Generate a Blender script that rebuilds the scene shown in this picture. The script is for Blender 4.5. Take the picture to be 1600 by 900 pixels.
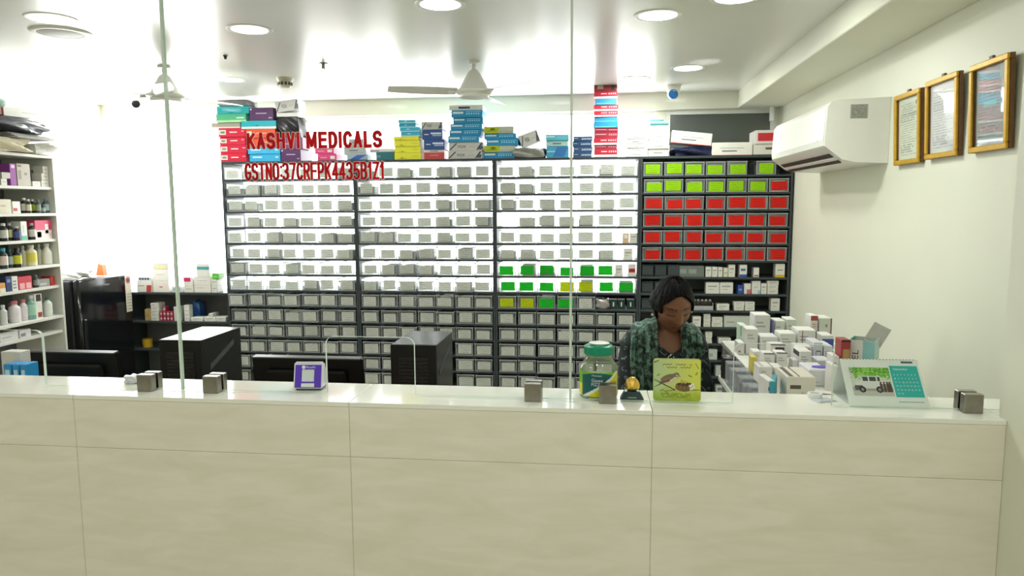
import bpy, bmesh, math, random
import numpy as np
from mathutils import Vector, Matrix, Euler
random.seed(7)
for o in list(bpy.data.objects): bpy.data.objects.remove(o)
SC = bpy.context.scene
COL = SC.collection

# ------------------------------------------------------------------ camera
F_PX, YAW, PITCH, ROLL, EYE = 1128.7, .1171, .1112, -.0049, Vector((0, 0, 1.6))
_f = Vector((-math.sin(YAW)*math.cos(PITCH), math.cos(YAW)*math.cos(PITCH), -math.sin(PITCH)))
_r0 = Vector((math.cos(YAW), math.sin(YAW), 0)); _u0 = _r0.cross(_f)
_r = math.cos(ROLL)*_r0 + math.sin(ROLL)*_u0
_u = -math.sin(ROLL)*_r0 + math.cos(ROLL)*_u0
cd = bpy.data.cameras.new('camera'); cam = bpy.data.objects.new('camera', cd); COL.objects.link(cam)
cd.sensor_width = 36; cd.lens = F_PX/1600*36; cd.clip_start = .05; cd.clip_end = 100
m = Matrix((( _r.x, _u.x, -_f.x, 0), (_r.y, _u.y, -_f.y, 0), (_r.z, _u.z, -_f.z, 1.6), (0, 0, 0, 1)))
cam.matrix_world = m
SC.camera = cam

# ------------------------------------------------------------------ world, exposure, lights
WINDOW_E = 7.0          # daylight behind the frosted panes
LAMP_E = 7.0           # glow of a downlight diffuser
LAMP_W = 5.6            # light of one downlight in the shop
LOBBY_FILL = 3.0           # power of one added, unseen downlight in the lobby
w = bpy.data.worlds.new('world'); SC.world = w; w.use_nodes = True
w.node_tree.nodes['Background'].inputs[0].default_value = (.8, .9, 1, 1)
w.node_tree.nodes['Background'].inputs[1].default_value = .3
vs = SC.view_settings
vs.view_transform = 'Standard'; vs.look = 'None'; vs.gamma = 1; vs.exposure = 0.22; vs.use_curve_mapping = False
try:
    SC.cycles.transparent_max_bounces = 24
    SC.cycles.max_bounces = 10
except Exception: pass

# ------------------------------------------------------------------ measuring: image direction -> point on a plane of the room
def ray(px, py): return _r*(px-800) + _u*(450-py) + _f*F_PX
def atY(px, py, Y): d = ray(px, py); return EYE + d*(Y/d.y)
def atZ(px, py, Z): d = ray(px, py); return EYE + d*((Z-1.6)/d.z)
def atX(px, py, X): d = ray(px, py); return EYE + d*(X/d.x)
def proj(P):
    d = Vector(P)-EYE; z = d.dot(_f); return 800+F_PX*d.dot(_r)/z, 450-F_PX*d.dot(_u)/z

# ------------------------------------------------------------------ materials
MATS = {}
def srgb(c):
    return tuple(((x/255)/12.92 if x/255 <= .04045 else ((x/255+.055)/1.055)**2.4) for x in c)
def mat(name, col, rough=.5, metal=0, noise=.06, scale=30, spec=.5, bump=0, alpha=None, emit=0):
    if name in MATS: return MATS[name]
    M = bpy.data.materials.new(name); M.use_nodes = True; nt = M.node_tree; N = nt.nodes; L = nt.links
    b = N['Principled BSDF']; c = srgb(col)
    b.inputs['Roughness'].default_value = rough; b.inputs['Metallic'].default_value = metal
    b.inputs['Specular IOR Level'].default_value = spec
    tc = N.new('ShaderNodeTexCoord'); nz = N.new('ShaderNodeTexNoise'); nz.inputs['Scale'].default_value = scale
    nz.inputs['Detail'].default_value = 3
    L.new(tc.outputs['Object'], nz.inputs['Vector'])
    rp = N.new('ShaderNodeValToRGB'); L.new(nz.outputs['Fac'], rp.inputs['Fac'])
    rp.color_ramp.elements[0].position = .3; rp.color_ramp.elements[1].position = .7
    rp.color_ramp.elements[0].color = tuple(x*(1-noise) for x in c)+(1,)
    rp.color_ramp.elements[1].color = tuple(min(1, x*(1+noise)) for x in c)+(1,)
    L.new(rp.outputs['Color'], b.inputs['Base Color'])
    if bump:
        bp = N.new('ShaderNodeBump'); bp.inputs['Strength'].default_value = bump; bp.inputs['Distance'].default_value = .01
        L.new(nz.outputs['Fac'], bp.inputs['Height']); L.new(bp.outputs['Normal'], b.inputs['Normal'])
    MATS[name] = M; return M
def emat(name, col, s):
    M = bpy.data.materials.new(name); M.use_nodes = True; nt = M.node_tree
    nt.nodes.clear(); o = nt.nodes.new('ShaderNodeOutputMaterial'); e = nt.nodes.new('ShaderNodeEmission')
    e.inputs[0].default_value = tuple(col)+(1,); e.inputs[1].default_value = s
    nt.links.new(e.outputs[0], o.inputs[0]); MATS[name] = M; return M
def clearmat(name, tint=(1, 1, 1), gloss=.08, rough=.05, haze=0, hazecol=(.8, .85, .85), fk=.55):
    """thin clear sheet: see-through with a fresnel mirror and a little milky haze"""
    M = bpy.data.materials.new(name); M.use_nodes = True; nt = M.node_tree; N = nt.nodes; L = nt.links
    N.clear(); o = N.new('ShaderNodeOutputMaterial'); t = N.new('ShaderNodeBsdfTransparent'); g = N.new('ShaderNodeBsdfGlossy')
    t.inputs[0].default_value = tuple(tint)+(1,); g.inputs['Roughness'].default_value = rough
    fr = N.new('ShaderNodeLayerWeight'); fr.inputs['Blend'].default_value = .25
    mu = N.new('ShaderNodeMath'); mu.operation = 'MULTIPLY_ADD'; mu.inputs[1].default_value = fk; mu.inputs[2].default_value = gloss
    L.new(fr.outputs['Fresnel'], mu.inputs[0])
    mx = N.new('ShaderNodeMixShader'); L.new(mu.outputs[0], mx.inputs[0]); L.new(t.outputs[0], mx.inputs[1]); L.new(g.outputs[0], mx.inputs[2])
    last = mx
    if haze:
        d = N.new('ShaderNodeBsdfDiffuse'); d.inputs[0].default_value = tuple(hazecol)+(1,)
        m2 = N.new('ShaderNodeMixShader'); m2.inputs[0].default_value = haze
        L.new(mx.outputs[0], m2.inputs[1]); L.new(d.outputs[0], m2.inputs[2]); last = m2
    L.new(last.outputs[0], o.inputs[0]); MATS[name] = M; return M
def attrmat(name, rough=.4, translucent=0):
    M = bpy.data.materials.new(name); M.use_nodes = True; nt = M.node_tree; b = nt.nodes['Principled BSDF']
    a = nt.nodes.new('ShaderNodeAttribute'); a.attribute_name = 'print'; nt.links.new(a.outputs['Color'], b.inputs['Base Color'])
    b.inputs['Roughness'].default_value = rough; MATS[name] = M; return M
def cardmat(name, col, ink=.55, trans=.55):
    """paper card with faint rows of print; lets some light through"""
    M = bpy.data.materials.new(name); M.use_nodes = True; nt = M.node_tree; N = nt.nodes; L = nt.links; b = N['Principled BSDF']
    b.inputs['Roughness'].default_value = .6
    c = srgb(col); tc = N.new('ShaderNodeTexCoord')
    sp = N.new('ShaderNodeSeparateXYZ'); L.new(tc.outputs['Object'], sp.inputs[0])
    wv = N.new('ShaderNodeMath'); wv.operation = 'MULTIPLY'; wv.inputs[1].default_value = 420; L.new(sp.outputs['Z'], wv.inputs[0])
    sn = N.new('ShaderNodeMath'); sn.operation = 'SINE'; L.new(wv.outputs[0], sn.inputs[0])
    nz = N.new('ShaderNodeTexNoise'); nz.inputs['Scale'].default_value = 160; L.new(tc.outputs['Object'], nz.inputs['Vector'])
    ab = N.new('ShaderNodeMath'); ab.operation = 'ABSOLUTE'; L.new(sp.outputs['X'], ab.inputs[0])
    ins = N.new('ShaderNodeMath'); ins.operation = 'LESS_THAN'; ins.inputs[1].default_value = .034; L.new(ab.outputs[0], ins.inputs[0])
    gt = N.new('ShaderNodeMath'); gt.operation = 'GREATER_THAN'; gt.inputs[1].default_value = .75; L.new(sn.outputs[0], gt.inputs[0])
    gn = N.new('ShaderNodeMath'); gn.operation = 'GREATER_THAN'; gn.inputs[1].default_value = .5; L.new(nz.outputs['Fac'], gn.inputs[0])
    m1 = N.new('ShaderNodeMath'); m1.operation = 'MULTIPLY'; L.new(gt.outputs[0], m1.inputs[0]); L.new(gn.outputs[0], m1.inputs[1])
    m2 = N.new('ShaderNodeMath'); m2.operation = 'MULTIPLY'; L.new(m1.outputs[0], m2.inputs[0]); L.new(ins.outputs[0], m2.inputs[1])
    mx = N.new('ShaderNodeMix'); mx.data_type = 'RGBA'; L.new(m2.outputs[0], mx.inputs[0])
    mx.inputs[6].default_value = c+(1,); mx.inputs[7].default_value = tuple(x*ink for x in c)+(1,)
    L.new(mx.outputs[2], b.inputs['Base Color'])
    translucent(M, trans)
    MATS[name] = M; return M
def translucent(M, fac):
    nt = M.node_tree; N = nt.nodes; L = nt.links; b = N['Principled BSDF']; o = N['Material Output']
    t = N.new('ShaderNodeBsdfTranslucent'); mx = N.new('ShaderNodeMixShader'); mx.inputs[0].default_value = fac
    src = b.inputs['Base Color'].links[0].from_socket; L.new(src, t.inputs[0])
    L.new(b.outputs[0], mx.inputs[1]); L.new(t.outputs[0], mx.inputs[2]); L.new(mx.outputs[0], o.inputs[0]); return M
def col3(hexs): return tuple(int(hexs[i:i+2], 16) for i in (0, 2, 4))
def M_(hexs, rough=.45, **k): return mat('paper_'+hexs, col3(hexs), rough, **k)

# ------------------------------------------------------------------ mesh building
class MB:
    def __init__(s): s.v = []; s.f = []; s.m = []
    def quad(s, a, b, c, d, m=0):
        n = len(s.v); s.v += [a, b, c, d]; s.f.append((n, n+1, n+2, n+3)); s.m.append(m)
    def faces(s, vs, fs, m=0):
        n = len(s.v); s.v += [tuple(v) for v in vs]
        for f in fs: s.f.append(tuple(n+i for i in f)); s.m.append(m)
    def box(s, x0, x1, y0, y1, z0, z1, m=0):
        vs = [(x0, y0, z0), (x1, y0, z0), (x1, y1, z0), (x0, y1, z0), (x0, y0, z1), (x1, y0, z1), (x1, y1, z1), (x0, y1, z1)]
        s.faces(vs, [(0, 3, 2, 1), (4, 5, 6, 7), (0, 1, 5, 4), (1, 2, 6, 5), (2, 3, 7, 6), (3, 0, 4, 7)], m)
    def cbox(s, x0, x1, y0, y1, z0, z1, c=.002, m=0):
        c = min(c, (x1-x0)/3, (y1-y0)/3, (z1-z0)/3)
        bm = bmesh.new(); bmesh.ops.create_cube(bm, size=1)
        for v in bm.verts: v.co = ((x0+x1)/2+v.co.x*(x1-x0), (y0+y1)/2+v.co.y*(y1-y0), (z0+z1)/2+v.co.z*(z1-z0))
        bmesh.ops.bevel(bm, geom=list(bm.edges), offset=c, segments=1, affect='EDGES')
        s.bm(bm, m)
    def bm(s, bm, m=0):
        bm.verts.index_update(); n = len(s.v)
        s.v += [tuple(v.co) for v in bm.verts]
        for f in bm.faces: s.f.append(tuple(n+v.index for v in f.verts)); s.m.append(m)
        bm.free()
    def lathe(s, prof, n=32, m=0, cx=0, cy=0, cap=True):
        """prof: list of (r, z) from bottom to top, optional third entry = material"""
        b = len(s.v)
        for p in prof:
            for i in range(n):
                a = 2*math.pi*i/n; s.v.append((cx+p[0]*math.cos(a), cy+p[0]*math.sin(a), p[1]))
        for k in range(len(prof)-1):
            mm = prof[k][2] if len(prof[k]) > 2 else m
            for i in range(n):
                j = (i+1) % n
                s.f.append((b+k*n+i, b+k*n+j, b+(k+1)*n+j, b+(k+1)*n+i)); s.m.append(mm)
        if cap:
            if prof[0][0] > 1e-5: s.f.append(tuple(b+i for i in reversed(range(n)))); s.m.append(m)
            if prof[-1][0] > 1e-5: s.f.append(tuple(b+(len(prof)-1)*n+i for i in range(n))); s.m.append(prof[-1][2] if len(prof[-1]) > 2 else m)
    def prism(s, pts, y0, y1, m=0, axis='y'):
        """extrude polygon pts (a,b) along an axis; y: (x,z), x: (y,z), z: (x,y)"""
        def P(a, b, t): return {'y': (a, t, b), 'x': (t, a, b), 'z': (a, b, t)}[axis]
        n = len(pts); b = len(s.v)
        s.v += [P(a, c, y0) for a, c in pts]+[P(a, c, y1) for a, c in pts]
        s.f.append(tuple(b+i for i in range(n))); s.f.append(tuple(b+n+i for i in reversed(range(n)))); s.m += [m, m]
        for i in range(n):
            j = (i+1) % n; s.f.append((b+i, b+n+i, b+n+j, b+j)); s.m.append(m)
    def tube(s, pts, r, n=8, m=0):
        b = len(s.v); P = [Vector(p) for p in pts]
        for i, p in enumerate(P):
            t = (P[min(i+1, len(P)-1)]-P[max(i-1, 0)]).normalized()
            a = t.cross(Vector((0, 0, 1)) if abs(t.z) < .9 else Vector((1, 0, 0))).normalized(); c = t.cross(a)
            rr = r[i] if isinstance(r, (list, tuple)) else r
            for k in range(n):
                an = 2*math.pi*k/n; s.v.append(tuple(p+a*math.cos(an)*rr+c*math.sin(an)*rr))
        for i in range(len(P)-1):
            for k in range(n):
                j = (k+1) % n; s.f.append((b+i*n+k, b+i*n+j, b+(i+1)*n+j, b+(i+1)*n+k)); s.m.append(m)
        s.f.append(tuple(b+k for k in reversed(range(n)))); s.f.append(tuple(b+(len(P)-1)*n+k for k in range(n))); s.m += [m, m]
    def mesh(s, name, mats, smooth=False):
        me = bpy.data.meshes.new(name); me.from_pydata([tuple(v) for v in s.v], [], s.f)
        if not isinstance(mats, (list, tuple)): mats = [mats]
        for q in mats: me.materials.append(q)
        me.polygons.foreach_set('material_index', s.m)
        bm = bmesh.new(); bm.from_mesh(me); bmesh.ops.recalc_face_normals(bm, faces=bm.faces); bm.to_mesh(me); bm.free()
        if smooth:
            me.polygons.foreach_set('use_smooth', [True]*len(me.polygons))
            try: me.set_sharp_from_angle(angle=math.radians(38))
            except Exception: pass
        me.update(); return me
    def build(s, name, mats, parent=None, loc=(0, 0, 0), rot=(0, 0, 0), smooth=False):
        return link(name, s.mesh(name, mats, smooth), parent, loc, rot)
def link(name, data, parent=None, loc=(0, 0, 0), rot=(0, 0, 0)):
    o = bpy.data.objects.new(name, data); COL.objects.link(o); o.location = loc; o.rotation_euler = rot
    if parent is not None: o.parent = parent
    return o
def tag(o, label, cat, group=None):
    o['label'] = label; o['category'] = cat
    if group: o['group'] = group
    return o
def thing(name, label, cat, loc=(0, 0, 0), rot=(0, 0, 0), group=None): return tag(link(name, None, None, loc, rot), label, cat, group)
def struct(o): o['kind'] = 'structure'; return o
ORD = ['first', 'second', 'third', 'fourth', 'fifth', 'sixth', 'seventh', 'eighth', 'ninth', 'tenth', 'eleventh', 'twelfth', 'thirteenth', 'fourteenth', 'fifteenth', 'sixteenth']

_tc = {}
def text_mesh(body, wd, ht, bold=0.0, mats=None, th=.0006, name='lettering', space=1.0):
    """flat lettering in the XZ plane facing -Y, origin at its lower left corner, stretched to wd x ht"""
    cu = bpy.data.curves.new('t', 'FONT'); cu.body = body; cu.size = 1; cu.extrude = 0.0; cu.offset = bold; cu.resolution_u = 3; cu.space_character = space
    to = bpy.data.objects.new('t', cu); me = bpy.data.meshes.new_from_object(to)
    bpy.data.objects.remove(to); bpy.data.curves.remove(cu)
    co = np.zeros(len(me.vertices)*3); me.vertices.foreach_get('co', co); co = co.reshape(-1, 3)
    mn = co.min(0); mx = co.max(0)
    out = np.zeros_like(co); out[:, 0] = (co[:, 0]-mn[0])/(mx[0]-mn[0])*wd; out[:, 2] = (co[:, 1]-mn[1])/(mx[1]-mn[1])*ht
    me.vertices.foreach_set('co', out.ravel()); me.materials.clear(); me.materials.append(mats); me.name = name
    # vinyl / ink thickness
    bm = bmesh.new(); bm.from_mesh(me)
    r = bmesh.ops.extrude_face_region(bm, geom=list(bm.faces))
    for e in r['geom']:
        if isinstance(e, bmesh.types.BMVert): e.co.y -= th
    bmesh.ops.recalc_face_normals(bm, faces=bm.faces); bm.to_mesh(me); bm.free()
    return me
def text(body, x, z, wd, ht, mat_, parent, y=0, bold=.0, name='lettering', rot=(0, 0, 0), space=1.0):
    return link(name, text_mesh(body, wd, ht, bold, mat_, name=name, space=space), parent, (x, y, z), rot)
def picture(name, w_, h_, nx, ny, fn, parent, loc=(0, 0, 0), rot=(0, 0, 0), rough=.4, bend=None):
    """flat printed picture: fn(u,v arrays)->rgb (srgb 0..1), u right, v up; bend maps (u,v)->(x,y,z)"""
    uu, vv = np.meshgrid((np.arange(nx)+.5)/nx, (np.arange(ny)+.5)/ny)
    rgb = np.clip(fn(uu, vv), 0, 1); lin = np.where(rgb <= .04045, rgb/12.92, ((rgb+.055)/1.055)**2.4)
    gu, gv = np.meshgrid(np.arange(nx+1)/nx, np.arange(ny+1)/ny)
    if bend is None: X, Y, Z = (gu-.5)*w_, np.zeros_like(gu), gv*h_
    else: X, Y, Z = bend(gu, gv)
    V = np.stack([X, Y, Z], -1).reshape(-1, 3)
    i, j = np.meshgrid(np.arange(nx), np.arange(ny)); a = (j*(nx+1)+i).ravel()
    Fc = np.stack([a, a+1, a+nx+2, a+nx+1], -1)
    me = bpy.data.meshes.new(name); me.from_pydata(V.tolist(), [], Fc.tolist())
    at = me.attributes.new('print', 'FLOAT_COLOR', 'CORNER')
    c4 = np.ones((nx*ny, 4, 4)); c4[:, :, :3] = lin.reshape(-1, 1, 3); at.data.foreach_set('color', c4.ravel())
    me.materials.append(MATS.get('print') or attrmat('print', rough))
    return link(name, me, parent, loc, rot)
def hash2(i, j): return np.modf(np.abs(np.sin(i*127.1+j*311.7)*43758.5453))[0]

# ================================================================== THE ROOM
XL, XR, YB, ZC = -3.92, 1.30, 5.50, 2.42
def surfmat(name, col, rough, nscale, noise, bump=0, spec=.5):
    return mat(name, col, rough, 0, noise, nscale, spec, bump)
WALLM = surfmat('wall_paint', (228, 229, 212), .42, 3, .02, .03)
CEILM = surfmat('ceiling_paint', (226, 228, 222), .27, 2, .015)
FLOORM = surfmat('floor_tile', (205, 198, 180), .15, 4, .05)
DARKM = mat('dark_glass_board', (92, 98, 94), .2, 0, .08, 5)
TRIMW = mat('white_gloss', (236, 238, 234), .3, 0, .02)
GREYT = mat('slate_metal', (50, 58, 62), .45, 0, .06, 14)
WIN = emat('daylight_glass', (1.0, 1.0, .985), WINDOW_E)

mb = MB(); mb.box(XL-.2, 1.5, -3.3, 5.7, -.1, 0); struct(mb.build('floor', FLOORM))
mb = MB(); mb.box(XL-.2, 1.5, -3.3, 5.7, ZC, ZC+.1); struct(mb.build('ceiling', CEILM))
WX0, WX1, WZ0, WZ1 = -3.90, .42, .93, 2.298
mb = MB()
mb.box(XL-.2, 1.5, YB, YB+.12, 0, WZ0); mb.box(XL-.2, 1.5, YB, YB+.12, WZ1, ZC)
mb.box(XL-.2, WX0, YB, YB+.12, WZ0, WZ1); mb.box(WX1, .50, YB, YB+.12, WZ0, WZ1); mb.box(1.27, 1.5, YB, YB+.12, WZ0, WZ1)
struct(mb.build('wall_back', WALLM))
mb = MB()
mb.box(XL-.12, XL, -3.2, 5.5, 0, WZ0); mb.box(XL-.12, XL, -3.2, 5.5, WZ1, ZC); mb.box(XL-.12, XL, -3.2, 4.46, WZ0, WZ1); mb.box(XL-.12, XL, 5.49, 5.5, WZ0, WZ1)
struct(mb.build('wall_left', WALLM))
mb = MB(); mb.box(XR, 1.5, 1.80, 5.5, 0, ZC); mb.box(.955, 1.5, -3.2, 1.80, 0, ZC); struct(mb.build('wall_right', WALLM))
mb = MB(); mb.box(XL-.12, 1.5, -3.3, -3.2, 0, ZC); struct(mb.build('wall_front', WALLM))
def window(name, x0, x1, y0, y1, z0, z1, pm, fw=.016):
    """pane fills an opening; a slim frame runs round it.  The thin side of the opening gives the direction"""
    along_x = (x1-x0) > (y1-y0); f = MB()
    if along_x:
        ym = (y0+y1)/2
        f.box(x0, x1, ym-.02, ym+.02, z0, z0+fw); f.box(x0, x1, ym-.02, ym+.02, z1-fw, z1)
        f.box(x0, x0+fw, ym-.02, ym+.02, z0+fw, z1-fw); f.box(x1-fw, x1, ym-.02, ym+.02, z0+fw, z1-fw)
        p = MB(); p.box(x0+fw, x1-fw, ym-.004, ym+.004, z0+fw, z1-fw)
    else:
        xm = (x0+x1)/2
        f.box(xm-.02, xm+.02, y0, y1, z0, z0+fw); f.box(xm-.02, xm+.02, y0, y1, z1-fw, z1)
        f.box(xm-.02, xm+.02, y0, y0+fw, z0+fw, z1-fw); f.box(xm-.02, xm+.02, y1-fw, y1, z0+fw, z1-fw)
        p = MB(); p.box(xm-.004, xm+.004, y0+fw, y1-fw, z0+fw, z1-fw)
    fr = struct(f.build(name, TRIMW)); p.build('pane', pm, fr); return fr
window('window_1', WX0, WX1, YB, YB+.08, WZ0, WZ1, WIN)
window('added_window', XL-.08, XL, 4.46, 5.49, WZ0, WZ1, WIN)  # added glowing pane, turns the left wall near the corner white
w3 = window('window_3', .50, 1.27, YB, YB+.06, WZ0, WZ1, DARKM, .028)
# soffit along the back wall and the dropped beam along the right wall
mb = MB(); mb.box(XL, .995, 5.44, YB, 2.30, ZC); struct(mb.build('trim_1', WALLM))
mb = MB(); mb.cbox(.995, XR, 1.80, YB, 2.30, ZC+.01, .004); struct(mb.build('trim_2', WALLM))
# white cable trunking under the beam in the back corner
mb = MB(); mb.cbox(1.215, 1.24, 5.40, 5.44, 2.20, 2.30, .003); struct(mb.build('trim_3', TRIMW))

# ------------------------------------------------------------------ counter clad in tiles
def tilemat():
    M = bpy.data.materials.new('cream_marble_tile'); M.use_nodes = True; nt = M.node_tree; N = nt.nodes; L = nt.links; b = N['Principled BSDF']
    tc = N.new('ShaderNodeTexCoord'); mp = N.new('ShaderNodeMapping'); mp.inputs['Rotation'].default_value = (0, math.radians(-62), 0); mp.inputs['Scale'].default_value = (2.6, 5, 11)
    L.new(tc.outputs['Object'], mp.inputs[0])
    nz = N.new('ShaderNodeTexNoise'); nz.inputs['Scale'].default_value = 2.2; nz.inputs['Detail'].default_value = 6; nz.inputs['Distortion'].default_value = .6
    L.new(mp.outputs[0], nz.inputs['Vector'])
    rp = N.new('ShaderNodeValToRGB'); L.new(nz.outputs['Fac'], rp.inputs[0])
    rp.color_ramp.elements[0].position = .32; rp.color_ramp.elements[0].color = srgb((228, 223, 206))+(1,)
    rp.color_ramp.elements[1].position = .66; rp.color_ramp.elements[1].color = srgb((237, 233, 219))+(1,)
    L.new(rp.outputs[0], b.inputs['Base Color']); b.inputs['Roughness'].default_value = .14; return M
TILE = tilemat(); TOPT = mat('white_stone_top', (240, 240, 230), .08, 0, .02, 3); GROUT = mat('grout', (200, 194, 172), .8)
CZ, CY0, CY1, SEAM = 1.10, 1.765, 1.965, .9535
counter = thing('counter', 'long reception counter clad in cream marble tiles', 'counter', (0, 0, 0))
mb = MB(); mb.box(XL, .955, CY0+.0016, CY1-.002, 0, CZ-.011); mb.build('core', GROUT, counter)
xs = [-.635+.775*k for k in range(-5, 4)]
edges = [XL]+[x for x in xs if XL < x < .8]+[.955]
for a, b in zip(edges[:-1], edges[1:]):
    g = .0007
    for z0, z1 in ((.0, SEAM-g), (SEAM+g, CZ-.0125)):
        mb = MB(); mb.cbox(a+g, b-g, CY0, CY0+.012, z0, z1, .001); mb.build('tile', TILE, counter)
    mb = MB(); mb.cbox(a+g, b-g, CY0-.001, CY1, CZ-.012, CZ, .001); mb.build('top_tile', TOPT, counter)
ce = thing('counter_end', 'short end piece of the counter ledge beside the right wall', 'counter', (0, 0, 0))
mb = MB(); mb.box(.9565, XR-.001, 1.805, CY1-.002, 0, CZ-.0125); mb.build('core', GROUT, ce)
mb = MB(); mb.cbox(.9565, XR-.001, 1.803, CY1, CZ-.012, CZ, .001); mb.build('top_tile', TOPT, ce)

# ------------------------------------------------------------------ glass partition on the counter
GLASS = clearmat('clear_glass', (.99, .998, .993), .0, .0, fk=.13)
GEDGE = mat('glass_edge', (222, 236, 228), .15, 0, .03); translucent(GEDGE, .75)
STEEL = mat('brushed_steel', (150, 146, 138), .32, 1, .08, 60)
GY = 1.842
GS = GY/1.862
def rounded_cut(x0, x1, z1, r=.022, n=6):
    p = [(x0, CZ+.004)]
    for i in range(n+1):
        a = math.pi - i*(math.pi/2)/n; p.append((x0+r+r*math.cos(a), z1-r+r*math.sin(a)))
    for i in range(n+1):
        a = math.pi/2 - i*(math.pi/2)/n; p.append((x1-r+r*math.cos(a), z1-r+r*math.sin(a)))
    return p+[(x1, CZ+.004)]
def pane(x0, x1, cuts, label):
    pts = [(x0, ZC-.003), (x0, CZ+.004)]
    for c in cuts: pts += rounded_cut(*c)
    pts += [(x1, CZ+.004), (x1, ZC-.003)]
    bm = bmesh.new(); vs = [bm.verts.new((a, GY-.005, b)) for a, b in pts]; f = bm.faces.new(vs)
    r = bmesh.ops.extrude_face_region(bm, geom=[f])
    for e in r['geom']:
        if isinstance(e, bmesh.types.BMVert): e.co.y = GY+.005
    bmesh.ops.recalc_face_normals(bm, faces=bm.faces)
    bm.verts.index_update(); mb = MB(); mb.v = [tuple(v.co) for v in bm.verts]
    for f in bm.faces:
        mb.f.append(tuple(v.index for v in f.verts)); mb.m.append(0 if abs(f.normal.y) > .9 else 1)
    bm.free(); o = mb.build('glass_partition', [GLASS, GEDGE]); return tag(o, label, 'glass partition', 'glass panels of the counter partition')
J1, J2 = -1.150*GS, -.066*GS
pane(-3.3, J1-.003, [(-1.95*GS, -1.567*GS, 1.262)], 'leftmost glass partition panel, in front of the fridge')
pane(J1+.003, J2-.003, [(-.729*GS, -.483*GS, 1.259)], 'middle glass partition panel with red lettering on it')
pane(J2+.003, 1.03, [(.349*GS, .592*GS, 1.258)], 'rightmost glass partition panel, in front of the seated woman')
SIL = mat('silicone_joint', (236, 240, 234), .3, 0, .02); translucent(SIL, .75)
for i_, xj in enumerate((J1, J2)):
    mb = MB(); mb.cbox(xj-.0028, xj+.0028, GY-.0056, GY+.0056, CZ+.001, ZC-.001, .0005); struct(mb.build('trim_%d' % (5+i_), SIL))
mb = MB(); mb.cbox(1.032, 1.05, GY-.012, GY+.012, CZ, ZC, .002); struct(mb.build('trim_4', TRIMW))
CL = [(-1.234, 'leftmost steel glass clamp, left of the glass joint'), (-1.042, 'steel glass clamp just right of the left glass joint'), (-.161, 'steel glass clamp left of the clear jar'),
      (.031, 'steel glass clamp standing in front of the clear jar'), (.905, 'rightmost steel glass clamp, right of the calendar')]
for x, lb in CL:
    t = thing('glass_clamp', lb, 'glass clamp', (x, GY, CZ), group='glass clamps on the counter')
    mb = MB(); mb.cbox(-.022, .022, -.028, -.0055, 0, .047, .0015); mb.build('front_plate', STEEL, t)
    mb = MB(); mb.cbox(-.022, .022, .0055, .026, 0, .047, .0015); mb.build('back_plate', STEEL, t)
    mb = MB(); mb.cbox(-.021, .021, -.0055, .0055, 0, .004, .0005); mb.build('base', STEEL, t)

# red vinyl lettering on the middle panel: bold block letters cut from strokes
def arc(cx, cy, rx, ry, a0, a1, n=10):
    return [(cx+rx*math.cos(math.radians(a0+(a1-a0)*i/n)), cy+ry*math.sin(math.radians(a0+(a1-a0)*i/n))) for i in range(n+1)]
def glyph(ch):
    """strokes of a capital letter or digit on a 1 x 1 cell (centre lines)"""
    l, r, b, t, m_ = .14, .86, .09, .91, .5
    G = {'K': [[(l, b), (l, t)], [(r, t), (l, .42)], [(.36, .6), (r, b)]], 'A': [[(.08, b), (.5, t), (.92, b)], [(.26, .33), (.74, .33)]],
         'S': [arc(.5, .70, .34, .21, 20, 270)+arc(.5, .29, .36, .20, 90, -160)], 'H': [[(l, b), (l, t)], [(r, b), (r, t)], [(l, .52), (r, .52)]],
         'V': [[(.08, t), (.5, b), (.92, t)]], 'I': [[(.5, b), (.5, t)]], 'M': [[(.1, b), (.1, t), (.5, .2), (.9, t), (.9, b)]],
         'E': [[(r, t), (l, t), (l, b), (r, b)], [(l, .52), (.78, .52)]], 'D': [[(l, b), (l, t), (.45, t)]+arc(.45, .5, .40, .41, 90, -90)+[(l, b)]],
         'C': [arc(.52, .5, .38, .41, 40, 320, 18)], 'L': [[(l, t), (l, b), (r, b)]], 'G': [arc(.52, .5, .38, .41, 40, 345, 18)+[(.90, .44), (.55, .44)]],
         'T': [[(.06, t), (.94, t)], [(.5, t), (.5, b)]], 'N': [[(l, b), (l, t), (r, b), (r, t)]], 'O': [arc(.5, .5, .40, .41, 0, 360, 22)],
         'R': [[(l, b), (l, t), (.5, t)]+arc(.5, .70, .33, .21, 90, -90)+[(l, .49)], [(.52, .49), (r, b)]], 'F': [[(r, t), (l, t), (l, b)], [(l, .5), (.76, .5)]],
         'P': [[(l, b), (l, t), (.5, t)]+arc(.5, .68, .34, .23, 90, -90)+[(l, .45)]], 'B': [[(l, b), (l, t), (.48, t)]+arc(.48, .71, .31, .20, 90, -90)+[(l, .51)], [(.48, .51)]+arc(.5, .30, .36, .21, 90, -90)+[(l, b)]],
         'Z': [[(l, t), (r, t), (l, b), (r, b)]], '1': [[(.25, .70), (.58, t), (.58, b)]], '3': [arc(.46, .70, .34, .21, 150, -80)+arc(.46, .29, .38, .20, 80, -155)],
         '4': [[(.68, b), (.68, t), (.10, .32), (.94, .32)]], '5': [[(.84, t), (.28, t), (.2, .5)]+arc(.48, .33, .37, .24, 125, -150)], '7': [[(l, t), (r, t), (.40, b)]]}
    return G[ch]
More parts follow.
